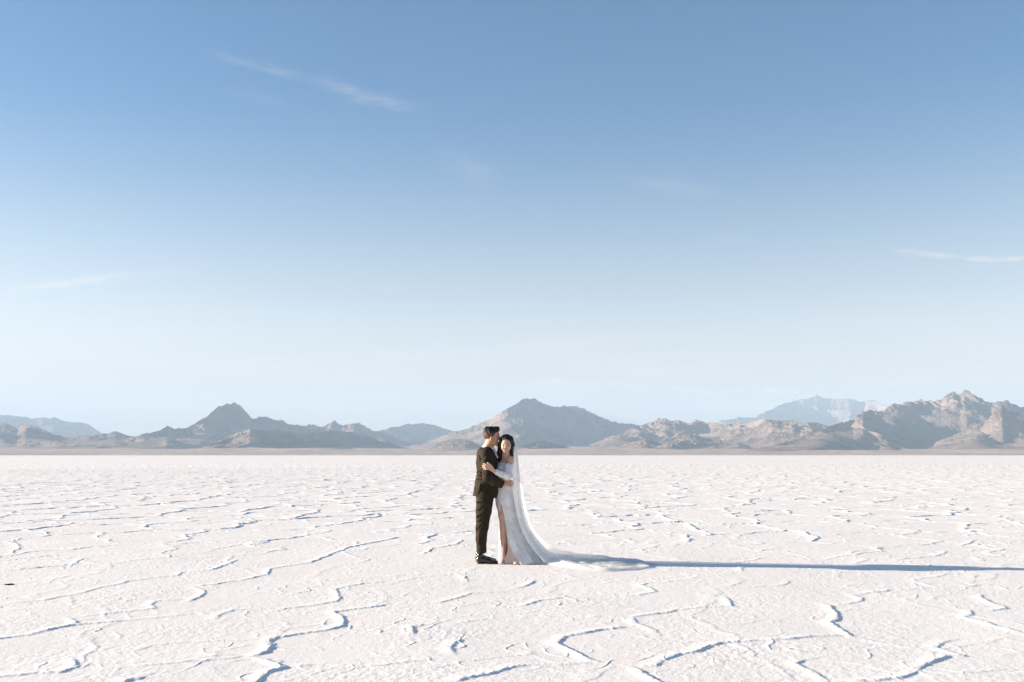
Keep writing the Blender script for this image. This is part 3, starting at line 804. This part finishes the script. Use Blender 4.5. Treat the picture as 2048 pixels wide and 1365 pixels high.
mb.chain([(pw(1009, 962.5, 12.888), .014), (pw(1012.5, 958.8, 12.885), .0115), (pw(1016.5, 956.9, 12.895), .0095), (pw(1018.2, 956.8, 12.90), .008)], .006)
# left hand behind her back
mb.cone(pw(1011, 950, 13.24), pw(1017, 951, 13.215), .026, .022, .012, flat=((0, 1, 0), 1.6))
for j, y0 in enumerate((947.6, 950, 952.4, 954.8)):
    mb.chain([(pw(1017, y0, 13.215), .0095), (pw(1021.5, y0 + .4, 13.20), .009), (pw(1024.5, y0 + .8, 13.175), .008)], .004)
mb.chain([(pw(1013, 946.5, 13.225), .012), (pw(1017, 943.6, 13.21), .010), (pw(1019.5, 942.4, 13.2), .0085)], .006)
body_part('body', mb, skin_m, groom)

hr = Vol(0.004)
hr.ell(pw(980.6, 868.8, 13.06), (.094, .0795, .092), .01)
hr.ell(pw(981.5, 862.0, 13.06), (.094, .066, .042), .02, rot=Matrix.Rotation(math.radians(3), 3, 'Y'))
hr.cone(pw(974, 860, 13.06), pw(994.5, 858.9, 13.06), .042, .030, .015, flat=((0, 1, 0), .75))
hr.cone(pw(991, 859, 13.03), pw(996.3, 861, 13.05), .022, .014, .012).cone(pw(991, 859, 13.09), pw(996.3, 861, 13.07), .022, .014, .012)
for k_, (x0, y0, x1, y1) in enumerate([(972, 861, 977, 856.2), (977, 860, 983, 854.6), (983, 859, 990, 853.6), (988, 859, 995, 854.2), (991, 860, 998.2, 856.4)]):
    for Y_ in (13.03, 13.06, 13.09):
        hr.cone(pw(x0, y0, Y_), pw(x1 + (Y_ - 13.06) * 12, y1 + abs(Y_ - 13.06) * 18, Y_), .017, .006, .010)
hr.disp(lambda P: 0.0045 * perlin(P[..., 0] * 45 + P[..., 2] * 20, P[..., 1] * 60, 5) + 0.002 * perlin(P[..., 0] * 110, P[..., 1] * 130 + P[..., 2] * 60, 6))
# hairline: forehead, temple, sideburn, round the ear, nape
hr.cone(pw(1002.5, 878, 12.9), pw(1002.5, 878, 13.22), .078, .078, .006, op='s')
hr.cone(pw(992.5, 886, 12.9), pw(992.5, 886, 13.22), .062, .062, .006, op='s')
hr.ell(pw(983.2, 879, 12.975), (.020, .03, .029), .004, op='s').ell(pw(983.2, 879, 13.145), (.020, .03, .029), .004, op='s')
hr.plane((0.30, 0, -1), pw(972, 882.5, 13.06))
body_part('hair', hr, hair_m, groom)
for Y, sg in ((13.035, -1), (13.085, 1)):
    v_, f_ = tube([pw(996.6, 869.3, Y + .012 * sg), pw(998.0, 869.0, Y), pw(998.8, 870.2, Y - sg * .016)], [.0022, .0032, .002], 6)
    link('eyebrow', mesh_from('eyebrow', v_, f_, brow_m), groom)
for Y, sg in ((13.022, 1), (13.098, -1)):
    v_, f_ = tube([pw(996.8, 873.8, Y - .011 * sg), pw(998.3, 874.4, Y - .003 * sg), pw(998.2, 874.3, Y + sg * .007)], .0017, 6)
    link('eyelash', mesh_from('eyelash', v_, f_, brow_m), groom)

# shirt: collar band tilted with the neck, front placket, cuffs
sh = Vol(0.004)
nk = V3((.50, 0, .866))
c0 = pw(977.0, 893.2, 13.085)
sh.cone(c0 - nk * .026, c0 + nk * .012, .073, .066, .004)
sh.plane(nk, c0 + nk * .018)
sh.cone(pw(983, 898, 13.085), pw(990, 911, 13.085), .040, .040, .02)
sh.cone(pw(984, 897.5, 13.055), pw(990.5, 903, 13.04), .016, .006, .008).cone(pw(984, 897.5, 13.115), pw(990.5, 903, 13.13), .016, .006, .008)
sh.cone(c0 - nk * .1, c0 + nk * .1, .056, .056, .002, op='s')
body_part('shirt', sh, shirt_m, groom)
sh = Vol(0.004)
sh.cone(pw(1003.8, 967.8, 12.873), pw(1006.6, 968.8, 12.877), .048, .046, .004)
sh.plane(V3((.93, .12, -.33)), pw(1006.9, 969.2, 12.877))
body_part('shirt_cuff', sh, shirt_m, groom)

TW = ((.91, -.41, 0), (.41, .91, 0), (0, 0, 1))        # his back is turned a little towards the camera
jk = Vol(0.005)
jk.cone(pw(972, 908.5, 12.96), pw(965, 908.5, 13.24), .068, .066, .05)
jk.ell(pw(973, 926, 13.1), (.122, .200, .185), .06, rot=TW)
jk.ell(pw(971, 905, 13.1), (.095, .135, .075), .05, rot=TW)
jk.ell(pw(973, 955, 13.1), (.115, .170, .16), .06, rot=TW)
jk.cone(pw(971.5, 968, 13.1), pw(970, 1001, 13.1), .142, .168, .05, flat=((0, 1, 0), .88))
jk.ell(pw(986, 978, 13.05), (.070, .11, .10), .05)
# collar roll and lapels
jk.chain([(pw(968.3, 891.2, 13.085), .020), (pw(975, 897.5, 13.01), .020), (pw(985, 906, 12.995), .018), (pw(993, 918, 13.03), .014)], .02)
jk.chain([(pw(968.3, 891.2, 13.085), .020), (pw(975, 897.5, 13.16), .020), (pw(985, 906, 13.175), .018), (pw(993, 918, 13.14), .014)], .02)
# creases pulled across the back and waist
for (x0, y0, Y0, x1, y1, Y1, r) in [(954, 945, 13.0, 965, 938, 12.94, .009), (953, 951, 13.0, 966, 950, 12.93, .007), (953, 959, 13.0, 967, 957, 12.93, .009),
                                    (951.5, 964, 13.1, 968, 966, 12.925, .009), (958, 912, 12.99, 962, 930, 12.935, .008), (967, 905, 12.94, 963, 918, 12.935, .009),
                                    (949.5, 978, 13.02, 955, 990, 12.97, .010), (961, 968, 12.93, 955.5, 992, 12.955, .012)]:
    jk.cone(pw(x0, y0, Y0), pw(x1, y1, Y1), r, r * .5, .018)
for (x0, y0, Y0, x1, y1, Y1, r) in [(957, 948, 12.96, 965, 945, 12.925, .004), (957, 955, 12.96, 967, 954, 12.925, .004), (957, 963, 12.96, 967, 962, 12.925, .004), (958, 972, 12.95, 951.5, 998, 12.96, .007)]:
    jk.cone(pw(x0, y0, Y0), pw(x1, y1, Y1), r, r, .012, op='s')
jk.disp(cloth_noise(7, 9, .0035, 61))
jk.cone(c0 - nk * .02, c0 + nk * .25, .066, .085, .006, op='s')
jk.plane((-.09, 0, -1), pw(966, 994.5, 13.0))
body_part('jacket', jk, suit, groom, 'dark suit jacket, sunlit brown on the back')
# sleeves
for (pts, folds, nm) in [
    ([(pw(972, 908.5, 12.925), .067), (pw(973.5, 932, 12.875), .064), (pw(975.5, 955, 12.835), .066), (pw(990, 962, 12.845), .066), (pw(1003.6, 968.8, 12.868), .053)],
     [((966.5, 948, 12.80), (977, 957, 12.77)), ((967, 956, 12.81), (980, 960, 12.775)), ((971, 964, 12.81), (984, 962, 12.78)), ((969, 922, 12.82), (973, 915, 12.84)),
      ((967, 936, 12.83), (972, 943, 12.81)), ((988, 968, 12.80), (997, 964, 12.805)), ((976, 950, 12.78), (986, 953, 12.79))], 'sleeve'),
    ([(pw(970.5, 908.5, 13.28), .066), (pw(980, 930, 13.34), .060), (pw(988, 944, 13.37), .060), (pw(1009, 950.5, 13.26), .048)], [], 'sleeve')]:
    sv = Vol(0.005)
    sv.chain(pts, .03)
    for a, b_ in folds:
        sv.cone(pw(*a), pw(*b_), .009, .005, .014)
    sv.disp(cloth_noise(9, 11, .004, 71 + len(folds)))
    e1 = pts[-1][0]; e0 = pts[-2][0]; dd = (e1 - e0) / np.linalg.norm(e1 - e0)
    sv.plane(dd, e1 + dd * .018)
    body_part(nm, sv, suit, groom)
# trousers
tr_ = Vol(0.005)
tr_.ell(pw(970, 990, 13.1), (.125, .165, .12), .04)
tr_.chain([(pw(969.5, 996, 13.03), .112), (pw(967.0, 1022, 13.015), .098), (pw(963.8, 1056, 13.005), .080), (pw(962.6, 1078, 13.0), .068), (pw(963.2, 1111, 12.995), .062)], .025)
tr_.chain([(pw(970.5, 996, 13.17), .112), (pw(968.5, 1022, 13.195), .098), (pw(965.0, 1054, 13.22), .080), (pw(963.0, 1076, 13.235), .068), (pw(962.8, 1107, 13.24), .062)], .02)
for (x0, y0, x1, y1, r) in [(955, 1020, 972, 1006, .012), (953, 1034, 968, 1022, .011), (954, 1043, 970, 1034, .009), (953, 1058, 968, 1040, .010), (957, 1072, 966, 1050, .010),
                            (953, 1005, 972, 1001, .008), (955, 1086, 969, 1079, .008), (955, 1099, 972, 1101, .009), (960, 1030, 957, 1100, .006)]:
    tr_.cone(pw(x0, y0, 12.947), pw(x1, y1, 12.919), r * .9, r * .5, .022)
for (x0, y0, x1, y1, r) in [(954, 1027, 971, 1014, .007), (954, 1050, 970, 1037, .008), (955, 1066, 969, 1052, .006), (955, 1093, 971, 1091, .006)]:
    tr_.cone(pw(x0, y0, 12.915), pw(x1, y1, 12.897), r, r, .02, op='s')
tr_.disp(cloth_noise(8, 7, .004, 81))
tr_.plane((.12, 0, -1), pw(963, 1107.5, 12.97))
body_part('trousers', tr_, suit, groom)
for a, b_ in ((pw(961.8, 1100, 13.0), pw(960.8, 1119, 13.0)), (pw(961, 1096, 13.24), pw(960, 1114, 13.24))):
    so_ = Vol(0.004); so_.cone(a, b_, .043, .043, .01)
    body_part('sock', so_, sock_m, groom)
# shoes with separate soles
def shoe(heel_px, toe_px, Y, py):
    hx = pw(heel_px, py, Y)[0]; tx = pw(toe_px, py, Y)[0]; L = tx - hx
    def q(f, z, dy=0.0): return (hx + f * L, Y + dy, z)
    s1 = Vol(0.004)
    s1.cone(q(.13, .05), q(.30, .055), .036, .037, .02).cone(q(.30, .05), q(.62, .034), .037, .036, .02, flat=((0, 0, 1), 1.15))
    s1.cone(q(.62, .032), q(.90, .026), .037, .024, .02, flat=((0, 0, 1), 1.35))
    s1.cone(q(.14, .06), q(.16, .110), .036, .040, .02)
    s1.cone(q(.30, .070), q(.36, .062), .030, .028, .02)
    s1.cone(q(.40, .085, -.006), q(.60, .062, -.004), .004, .004, .004).cone(q(.40, .085, .006), q(.60, .062, .004), .004, .004, .004)
    s1.disp(lambda P: .0012 * perlin(P[..., 0] * 60, P[..., 2] * 50, 3))
    s1.plane((0, 0, -1), (0, 0, .014))
    v, f = s1.mesh(); o = link('shoe', mesh_from('shoe', v, f, leather), groom)
    s2 = Vol(0.003)
    s2.cone(q(.13, .012), q(.30, .012), .036, .032, .01, flat=((0, 0, 1), 1.6)).cone(q(.55, .012), q(.90, .012), .040, .026, .02, flat=((0, 0, 1), 1.6)).cone(q(.25, .012), q(.6, .012), .031, .038, .01, flat=((0, 0, 1), 1.6))
    s2.plane((0, 0, 1), (0, 0, .013)); s2.plane((0, 0, -1), (0, 0, .003))
    s2.ell(q(.43, .0), (.030, .08, .008), .004, op='s')
    v, f = s2.mesh(); link('sole', mesh_from('sole', v, f, sole_m), o)
shoe(952.5, 997.5, 12.985, 1124)
shoe(950.5, 993.5, 13.24, 1118)

# ================================================================== the bride
bride = link('person', None, label='woman in a white off-shoulder lace wedding dress with a long trailing veil', cat='woman')
wb = Vol(0.0045)
wb.ell(pw(1012.6, 883.5, 13.03), (.071, .086, .084), .02)
wb.ell(pw(1012.2, 892, 12.985), (.0625, .062, .080), .025)
wb.ell(pw(1011.4, 903.0, 12.960), (.026, .026, .024), .03)
wb.ell(pw(1007.2, 896.5, 12.955), (.026, .026, .026), .02).ell(pw(1016.6, 896.8, 12.960), (.026, .026, .026), .02)
wb.ell(pw(1012.0, 884.5, 12.965), (.045, .035, .030), .025)
wb.cone(pw(1011.3, 890, 12.926), pw(1010.7, 895.6, 12.908), .0075, .0105, .010)
wb.ell(pw(1010.7, 896.2, 12.912), (.015, .010, .007), .006)
wb.ell(pw(1010.6, 900.6, 12.940), (.020, .016, .012), .012)
wb.ell(pw(1006.9, 890.4, 12.918), (.014, .010, .008), .010, op='s').ell(pw(1016.2, 890.8, 12.922), (.014, .010, .008), .010, op='s')
wb.ell(pw(1006.9, 890.6, 12.934), (.013, .011, .009), .003).ell(pw(1016.2, 891.0, 12.938), (.013, .011, .009), .003)
wb.chain([(pw(1011.5, 918, 13.09), .052), (pw(1012, 909, 13.05), .046), (pw(1012.5, 898, 13.03), .046)], .03)
wb.chain([(pw(1000.5, 920.5, 13.20), .042), (pw(1011, 917.5, 13.10), .050), (pw(1020.3, 919.5, 13.00), .048)], .04)
wb.ell(pw(1009, 935, 13.09), (.095, .10, .10), .04).ell(pw(1008, 962, 13.1), (.085, .08, .10), .04).ell(pw(1008.5, 984, 13.1), (.098, .09, .10), .04)
wb.chain([(pw(1020.3, 920.5, 13.00), .046), (pw(1015.5, 955, 12.90), .036), (pw(989.5, 943.2, 12.795), .0235)], .02)
wb.chain([(pw(1000.5, 921.5, 13.20), .043), (pw(996, 945, 13.28), .036), (pw(978, 938, 13.31), .024)], .02)
# thigh, knee, calf, foot
wb.chain([(pw(1005.5, 992, 13.085), .074), (pw(1006.5, 1030, 13.065), .060), (pw(1007.5, 1056, 13.06), .048), (pw(1008.2, 1078, 13.07), .049), (pw(1009.5, 1108, 13.06), .030), (pw(1009.8, 1117, 13.06), .030)], .03)
wb.chain([(pw(1014, 992, 13.14), .082), (pw(1016, 1030, 13.14), .064), (pw(1017, 1056, 13.14), .048), (pw(1018, 1078, 13.15), .050), (pw(1019, 1106, 13.16), .030), (pw(1019, 1115, 13.16), .030)], .03)
wb.cone(pw(1009.8, 1118.5, 13.06), pw(1007, 1123.5, 12.97), .026, .018, .02).cone(pw(1019, 1117, 13.16), pw(1016, 1122, 13.07), .026, .018, .02)
# her hand lying flat on his sleeve: palm, four unequal fingers, thumb on top
wb.cone(pw(988.5, 942.4, 12.792), pw(984, 939.0, 12.782), .0225, .024, .012, flat=((0, 1, 0), 1.35))
wb.cone(pw(984.5, 936.5, 12.780), pw(976, 932.4, 12.768), .019, .015, .012, flat=((0, 1, 0), 1.7))
wb.cone(pw(984.5, 940.0, 12.782), pw(976.5, 937.8, 12.770), .019, .014, .012, flat=((0, 1, 0), 1.7))
for (x0, y0, x1, y1, x2, y2, x3, y3) in [(976, 930.6, 972.2, 929.3, 968.8, 928.6, 966.6, 928.3), (975.2, 933.2, 971, 932.4, 967.4, 931.8, 965.2, 931.6),
                                         (975.2, 935.9, 970.8, 935.5, 967.3, 935.0, 965.3, 934.7), (976.2, 938.9, 972.6, 938.9, 969.5, 938.4, 967.7, 938.0)]:
    wb.chain([(pw(x0, y0, 12.766), .0095), (pw(x1, y1, 12.758), .0088), (pw(x2, y2, 12.770), .0080), (pw(x3, y3, 12.788), .0070)], .003)
wb.chain([(pw(984.5, 934, 12.776), .012), (pw(980.5, 930.0, 12.766), .0105), (pw(976.8, 927.2, 12.768), .0092), (pw(974.8, 925.8, 12.775), .0078)], .005)
body_part('body', wb, skin_w, bride)

hw = Vol(0.004)
hw.ell(pw(1013.2, 882.4, 13.035), (.087, .100, .090), .02)
hw.chain([(pw(1004.5, 880, 13.01), .036), (pw(1000.8, 893, 13.03), .034), (pw(999.6, 906, 13.05), .034), (pw(1000.6, 918, 13.07), .027), (pw(1001.8, 928, 13.09), .012)], .025)
hw.chain([(pw(1020.5, 879, 13.02), .036), (pw(1023.8, 890, 13.03), .030), (pw(1023.6, 903, 13.03), .027), (pw(1024.3, 915, 13.03), .020), (pw(1025.0, 926, 13.05), .010)], .025)
hw.ell(pw(1013, 897, 13.12), (.075, .045, .12), .03)
hw.disp(lambda P: .004 * perlin(P[..., 0] * 70 + P[..., 1] * 25, P[..., 2] * 7, 15) + .002 * perlin(P[..., 0] * 160 + P[..., 1] * 60, P[..., 2] * 16, 16))
hw.ell(pw(1012.3, 897.5, 12.915), (.0655, .105, .066), .008, op='s')
hw.ell(pw(1012.7, 889.0, 12.915), (.052, .105, .064), .012, op='s')
hw.cone(pw(1012.6, 880.5, 12.90), pw(1012.2, 871, 12.96), .016, .003, .006, op='s')
body_part('hair', hw, hair_w, bride)
hsp = Vol(.003); hsp.ell(pw(1024.6, 882.5, 13.0), (.016, .02, .03), .01).ell(pw(1026.4, 887, 13.0), (.012, .015, .02), .01)
def arcs(pts, r): return tube([pw(*p) for p in pts], r, 6)
for pts, r in (([(1004.6, 888.0, 12.927), (1006.6, 887.0, 12.917), (1009.0, 887.6, 12.915)], [.0012, .0022, .0014]), ([(1014.0, 887.8, 12.917), (1016.6, 887.4, 12.920), (1018.8, 888.7, 12.932)], [.0014, .0022, .0012])):
    v_, f_ = arcs(pts, r); link('eyebrow', mesh_from('eyebrow', v_, f_, brow_m), bride)
for pts in ([(1004.9, 890.8, 12.928), (1006.0, 891.6, 12.921), (1007.6, 891.8, 12.920), (1009.0, 891.0, 12.926)], [(1014.2, 891.2, 12.929), (1015.6, 892.0, 12.924), (1017.2, 892.0, 12.925), (1018.5, 891.1, 12.933)]):
    v_, f_ = arcs(pts, [.002, .0032, .0032, .002]); link('eyelash', mesh_from('eyelash', v_, f_, lash_m), bride)
lp = Vol(.002)
for sg_, (a_, m_, b_), r_ in ((1, ((1007.9, 900.2), (1010.5, 899.9), (1013.2, 900.3)), .0036), (-1, ((1008.5, 900.8), (1010.5, 901.3), (1012.7, 900.9)), .0042)):
    lp.cone(pw(*a_, 12.925), pw(*m_, 12.919), .0018, r_, .004).cone(pw(*m_, 12.919), pw(*b_, 12.925), r_, .0018, .004)
body_part('lips', lp, lips_m, bride)
v_, f_ = tube([pw(973.9, 935.6, 12.758) + .0098 * np.array([0.2 * math.sin(a), -math.cos(a), math.sin(a)]) for a in np.linspace(0, 2 * math.pi, 17)], .0016, 6)
link('ring', mesh_from('ring', v_, f_, gold_m), bride)

# dress: bodice and sleeves
bd = Vol(0.0045)
bd.ell(pw(1008.6, 938, 13.085), (.108, .112, .115), .04)
bd.ell(pw(1002.5, 938.5, 12.995), (.058, .050, .055), .03).ell(pw(1012.5, 937.5, 12.975), (.050, .040, .052), .03)
bd.ell(pw(1008.0, 961, 13.1), (.093, .090, .12), .04).ell(pw(1008.6, 984, 13.1), (.112, .112, .12), .05)
bd.disp(cloth_noise(14, 10, .002, 91))
bd.plane((.03, 0, 1), pw(1010, 925.6, 13.0))
dress = body_part('dress', bd, lace, bride, 'white lace mermaid dress with a blush lining and a high slit')
for pts, n_, pc in [([(pw(1019.5, 921, 13.0), .058), (pw(1017.2, 935, 12.965), .060), (pw(1014.6, 953, 12.905), .052), (pw(1001.5, 949, 12.85), .045), (pw(990.2, 943.0, 12.80), .030)], ((.12, 0, 1), (1020, 927.4, 12.95)), 1),
                    ([(pw(1000.5, 921, 13.2), .056), (pw(998, 934, 13.24), .052), (pw(996, 945, 13.28), .044), (pw(980, 938.5, 13.31), .030)], ((-.3, 0, .95), (1000, 926.5, 13.2)), 0)]:
    sl_ = Vol(0.0045); sl_.chain(pts, .02)
    sl_.cone(pw(1008, 955, 12.84), pw(1016, 946, 12.87), .009, .006, .015) if pc else None
    sl_.cone(pw(1010, 951, 12.85), pw(1018, 951, 12.86), .008, .006, .015) if pc else None
    sl_.disp(cloth_noise(16, 16, .003, 95))
    sl_.plane(n_[0], pw(*n_[1]))
    e1 = pts[-1][0]; e0 = pts[-2][0]; dd = (e1 - e0) / np.linalg.norm(e1 - e0)
    sl_.plane(dd, e1 + dd * .004)
    body_part('lace_sleeve', sl_, lace, bride)

# skirt lofts: silhouette left / right per photo row
ROWS = [955, 965, 975, 985, 998, 1011, 1027, 1045, 1060, 1077, 1092, 1107, 1118, 1124, 1129]
LFT = [995, 994.5, 992.5, 991, 991, 992, 997.0, 998.5, 999, 999.3, 999.6, 999.8, 999.5, 999, 998.0]
RGT = [1022, 1023, 1025, 1027, 1029, 1031, 1034, 1039, 1045, 1054, 1063, 1073, 1081, 1085, 1089]
RY = [.085, .095, .108, .118, .126, .124, .120, .120, .126, .140, .158, .180, .20, .21, .225]
CY = [13.1] * 9 + [13.10, 13.10, 13.095, 13.09, 13.085, 13.08]
def ring_at(py):
    l, r, ry, cy = (float(np.interp(py, ROWS, a)) for a in (LFT, RGT, RY, CY))
    a = pw(l, py, cy); b_ = pw(r, py, cy)
    return (a[0] + b_[0]) / 2, cy, (b_[0] - a[0]) / 2, ry, max(a[2], 0.006)
def theta_front(px, py):
    cx, cy, rx, ry, z = ring_at(py)
    th = math.pi * 1.3
    for _ in range(6):          # the front surface is nearer than the axis, so iterate on its depth
        Y = cy + ry * math.sin(th)
        x = pw(px, py, Y)[0]
        th = 2 * math.pi - math.acos(max(-1, min(1, (x - cx) / rx)))
    return th
def skirt(py0, sl_left, sl_right, inset, mat, name, parent, amp, seed, py1=1129.5, edge=0.0):
    pys = np.linspace(py0, py1, 110); nu = 220; vs = []
    for py in pys:
        cx, cy, rx, ry, z = ring_at(min(py, 1129))
        z = max(z, 0.004) if py < 1129 else 0.004
        tl = tr0 = theta_front(np.interp(py, *sl_left), py)
        tr0 = theta_front(max(np.interp(py, *sl_right), np.interp(py, *sl_left)), py)
        fl = np.clip((py - 1040) / 90, 0, 1)
        for u in np.linspace(0, 1, nu):
            th = tr0 + u * (tl + 2 * math.pi - tr0)
            e = min(u, 1 - u)
            fold = amp * fl * (math.cos(th * 9 + 1.1 + 2.2 * fl) + .7 * math.cos(th * 15 - 2.0 - 1.6 * fl) + .4 * math.cos(th * 23 + fl * 5)) \
                + .0035 * math.sin(th * 5 + py * .08) * (py > 970)
            k = 1 - inset / rx
            r1 = (rx + fold) * k; r2 = (ry + fold * .8) * k
            hem = 0.012 * (fl ** 3) * (0.5 + 0.5 * math.cos(th * 7 + 1)) if py > 1118 else 0
            vs.append((cx + r1 * math.cos(th), cy + r2 * math.sin(th), z + hem * 0.5 + edge * (e < .02)))
    v = np.array(vs); me = mesh_from(name, v, grid_faces(len(pys), nu), mat)
    return link(name, me, parent)
L1 = ([940, 1004, 1008, 1020, 1050, 1085, 1105, 1127], [1001.6, 1001.6, 1001.3, 1001.0, 1000.9, 1001.4, 1001.3, 1000.0])
R1 = ([940, 1004, 1008, 1020, 1040, 1055, 1070, 1085, 1100, 1115, 1127], [1001.6, 1001.6, 1003.0, 1006.2, 1010.0, 1012.4, 1014.2, 1017.5, 1023.5, 1032, 1042])
L2 = ([940, 1004, 1010, 1030, 1050, 1085, 1108, 1113, 1129], [1001.8, 1001.8, 1001.8, 1002.4, 1003.2, 1005.2, 1009.5, 1011, 1011])
R2 = ([940, 1004, 1010, 1030, 1050, 1065, 1080, 1095, 1106, 1113, 1129], [1001.8, 1001.8, 1003.2, 1006.6, 1009.8, 1011.8, 1013.2, 1014.2, 1013.2, 1011, 1011])
sk = skirt(957, L1, R1, 0.0, lace, 'skirt', dress, .011, 1)
ln = skirt(985, L2, R2, 0.010, lining_m, 'lining', dress, .010, 2, py1=1128.5)

# veil: gathered at the back of the head, falling behind her and trailing over the salt
NE = [(1019.5, 873.5, 13.05), (1025.0, 893, 12.99), (1026.0, 925, 12.975), (1024.5, 950, 12.965), (1026, 975, 12.955), (1028.5, 1000, 12.945), (1034, 1030, 12.935), (1042, 1055, 12.925),
      (1056, 1085, 12.905), (1074, 1110, 12.89), (1094, 1130.6, None), (1118, 1133.5, None), (1141, 1136.5, None), (1176, 1142, None), (1200, 1144.5, None), (1223, 1144.6, None), (1252, 1141.5, None), (1281, 1137.6, None), (1306, 1132.5, None)]
FE = [(1021.0, 874.5, 13.10), (1029.2, 896, 13.16), (1033, 925, 13.22), (1037, 950, 13.28), (1041, 975, 13.34), (1045.5, 1000, 13.40), (1052, 1030, 13.45), (1061, 1055, 13.48),
      (1083, 1079, 13.49), (1104, 1094, 13.49), (1124, 1105, 13.47), (1143, 1113.5, 13.42), (1162, 1118.5, 13.36), (1190, 1119.5, None), (1212, 1119, None), (1240, 1119.5, None), (1264, 1121.5, None), (1288, 1125.5, None), (1314, 1130.8, None)]
def p3(q):
    if q[2] is None:
        g = G(q[0], q[1]); return np.array([g[0], g[1], 0.004])
    return pw(*q)
def smooth_curve(P, n):
    P = np.array(P); d = np.r_[0, np.cumsum(np.linalg.norm(np.diff(P, axis=0), axis=1))]
    t = np.linspace(0, d[-1], n); Q = np.stack([np.interp(t, d, P[:, i]) for i in range(3)], 1)
    for _ in range(14): Q[1:-1] = .25 * Q[:-2] + .5 * Q[1:-1] + .25 * Q[2:]
    return Q, d
nS, nT = 420, 150
A3 = np.array([p3(q) for q in NE]); B3 = np.array([p3(q) for q in FE])
par = np.linspace(0, 1, len(NE)); ss = np.linspace(0, 1, nS)
def samp(P):
    Q = np.stack([np.interp(ss, par, P[:, i]) for i in range(3)], 1)
    for _ in range(60): Q[1:-1] = .25 * Q[:-2] + .5 * Q[1:-1] + .25 * Q[2:]
    return Q
A3 = samp(A3); B3 = samp(B3)
def veil_sheet(off, seed, lift):
    tt = np.linspace(0, 1, nT)
    S, T = np.meshgrid(ss, tt, indexing='ij')
    P = A3[:, None] * (1 - T[..., None]) + B3[:, None] * T[..., None]
    ground = np.clip((S - .50) / .12, 0, 1)[..., None]
    w_ = np.linalg.norm(B3 - A3, axis=1)[:, None]
    bow = np.sin(math.pi * T) * (1 - ground[..., 0])
    P[..., 0] += bow * .035 * (1 - S) + off * .02
    amp_ = .010 + .02 * np.clip(S * 2, 0, 1)
    ph = 6.0 * S + seed
    f1 = np.sin(T * 19 + ph) + .7 * np.sin(T * 33 - ph * 1.7 + 2) + .5 * np.sin(T * 57 + ph * 2.3) + .8 * perlin(T * 7, S * 6, seed)
    P[..., 0] += (1 - ground[..., 0]) * amp_ * f1 * .55
    P[..., 1] += (1 - ground[..., 0]) * amp_ * f1 * .25
    edge = np.clip(np.minimum(T, 1 - T) / .06, 0, 1)
    pile = ground[..., 0] * edge * np.clip((1 - S) / .06, 0, 1)
    hgt_ = .020 + .012 * f1 + .018 * np.maximum(0, perlin(T * 4.2 + S * 3, S * 15, seed + 3)) + .014 * perlin(T * 13 + S * 4, S * 18, seed + 4) + .05 * np.clip(1 - (S - .5) / .22, 0, 1) * np.sin(math.pi * T) ** .6 \
        + .035 * np.exp(-((T - .75) / .16) ** 2) * np.clip((.97 - S) / .2, 0, 1)
    P[..., 2] = np.maximum(P[..., 2] + pile * np.maximum(hgt_, .003) * lift, .004 + .002 * lift)
    return P
v0 = veil_sheet(0.0, 1, 1.0)
# a second layer of the same gathered cloth, folded over inside the first
v1 = veil_sheet(.35, 9, .62)
cE = v1.mean(1, keepdims=True); v1 = cE + (v1 - cE) * np.array([.86, .86, 1.0])
vv = np.concatenate([v0.reshape(-1, 3), v1.reshape(-1, 3)])
ff = grid_faces(nS, nT); ff = np.concatenate([ff, ff + nS * nT])
me = mesh_from('veil', vv, ff, tulle)
att = me.attributes.new('layers', 'FLOAT', 'POINT')
S_ = np.repeat(ss, nT)
dens = .24 + .30 * np.clip((S_ - .12) / .4, 0, 1)
att.data.foreach_set('value', np.concatenate([dens, dens]).astype(np.float32))
link('veil', me, bride)

# ------------------------------------------------------------------ small things lying on the salt
dk, t, b = new_mat('dark_scrap', (0.03, 0.012, 0.012), 0.8, 0.2)
g = G(19, 1171)
s3 = Vol(.003)
s3.chain([((g[0] - .052, g[1], .010), .006), ((g[0] - .02, g[1] - .01, .006), .010), ((g[0] + .015, g[1], .012), .008), ((g[0] + .045, g[1] + .01, .009), .005)], .006)
v_, f_ = s3.mesh()
o = link('twig', mesh_from('twig', v_, f_, dk), label='short dark twig lying on the salt at the far left', cat='twig')
org, t, b = new_mat('rusty_stone', (0.10, 0.05, 0.02), 0.9, 0.1)
pos = t.add('ShaderNodeNewGeometry').outputs['Position']
t.l.new(t.mix(t.maprange(t.noise(pos, 18, 3), .45, .6), (0.30, 0.17, 0.07, 1), (0.025, 0.018, 0.012, 1)), b.inputs['Base Color'])
rg = random.Random(2)
for k, (px, sz, lab) in enumerate([(1341.5, .014, 'leftmost of three small rusty pebbles lying on the salt right of the veil'), (1346, .012, 'middle of three small rusty pebbles lying on the salt right of the veil'), (1350.5, .018, 'rightmost and darkest of three small pebbles lying on the salt')]):
    g = G(px, 1044.5 + .6 * (k % 2))
    s4 = Vol(.004)
    for q in range(4):
        s4.ell((g[0] + rg.uniform(-1, 1) * sz * .8, g[1] + rg.uniform(-1, 1) * sz, sz * .4), (sz * rg.uniform(.7, 1.1), sz * rg.uniform(.6, .9), sz * rg.uniform(.6, .9)), .006)
    s4.disp(lambda P: .004 * perlin(P[..., 0] * 60, P[..., 1] * 60 + P[..., 2] * 40, 3))
    v_, f_ = s4.mesh()
    link('pebble', mesh_from('pebble', v_, f_, org), label=lab, cat='pebble', group='rusty pebbles on the salt')
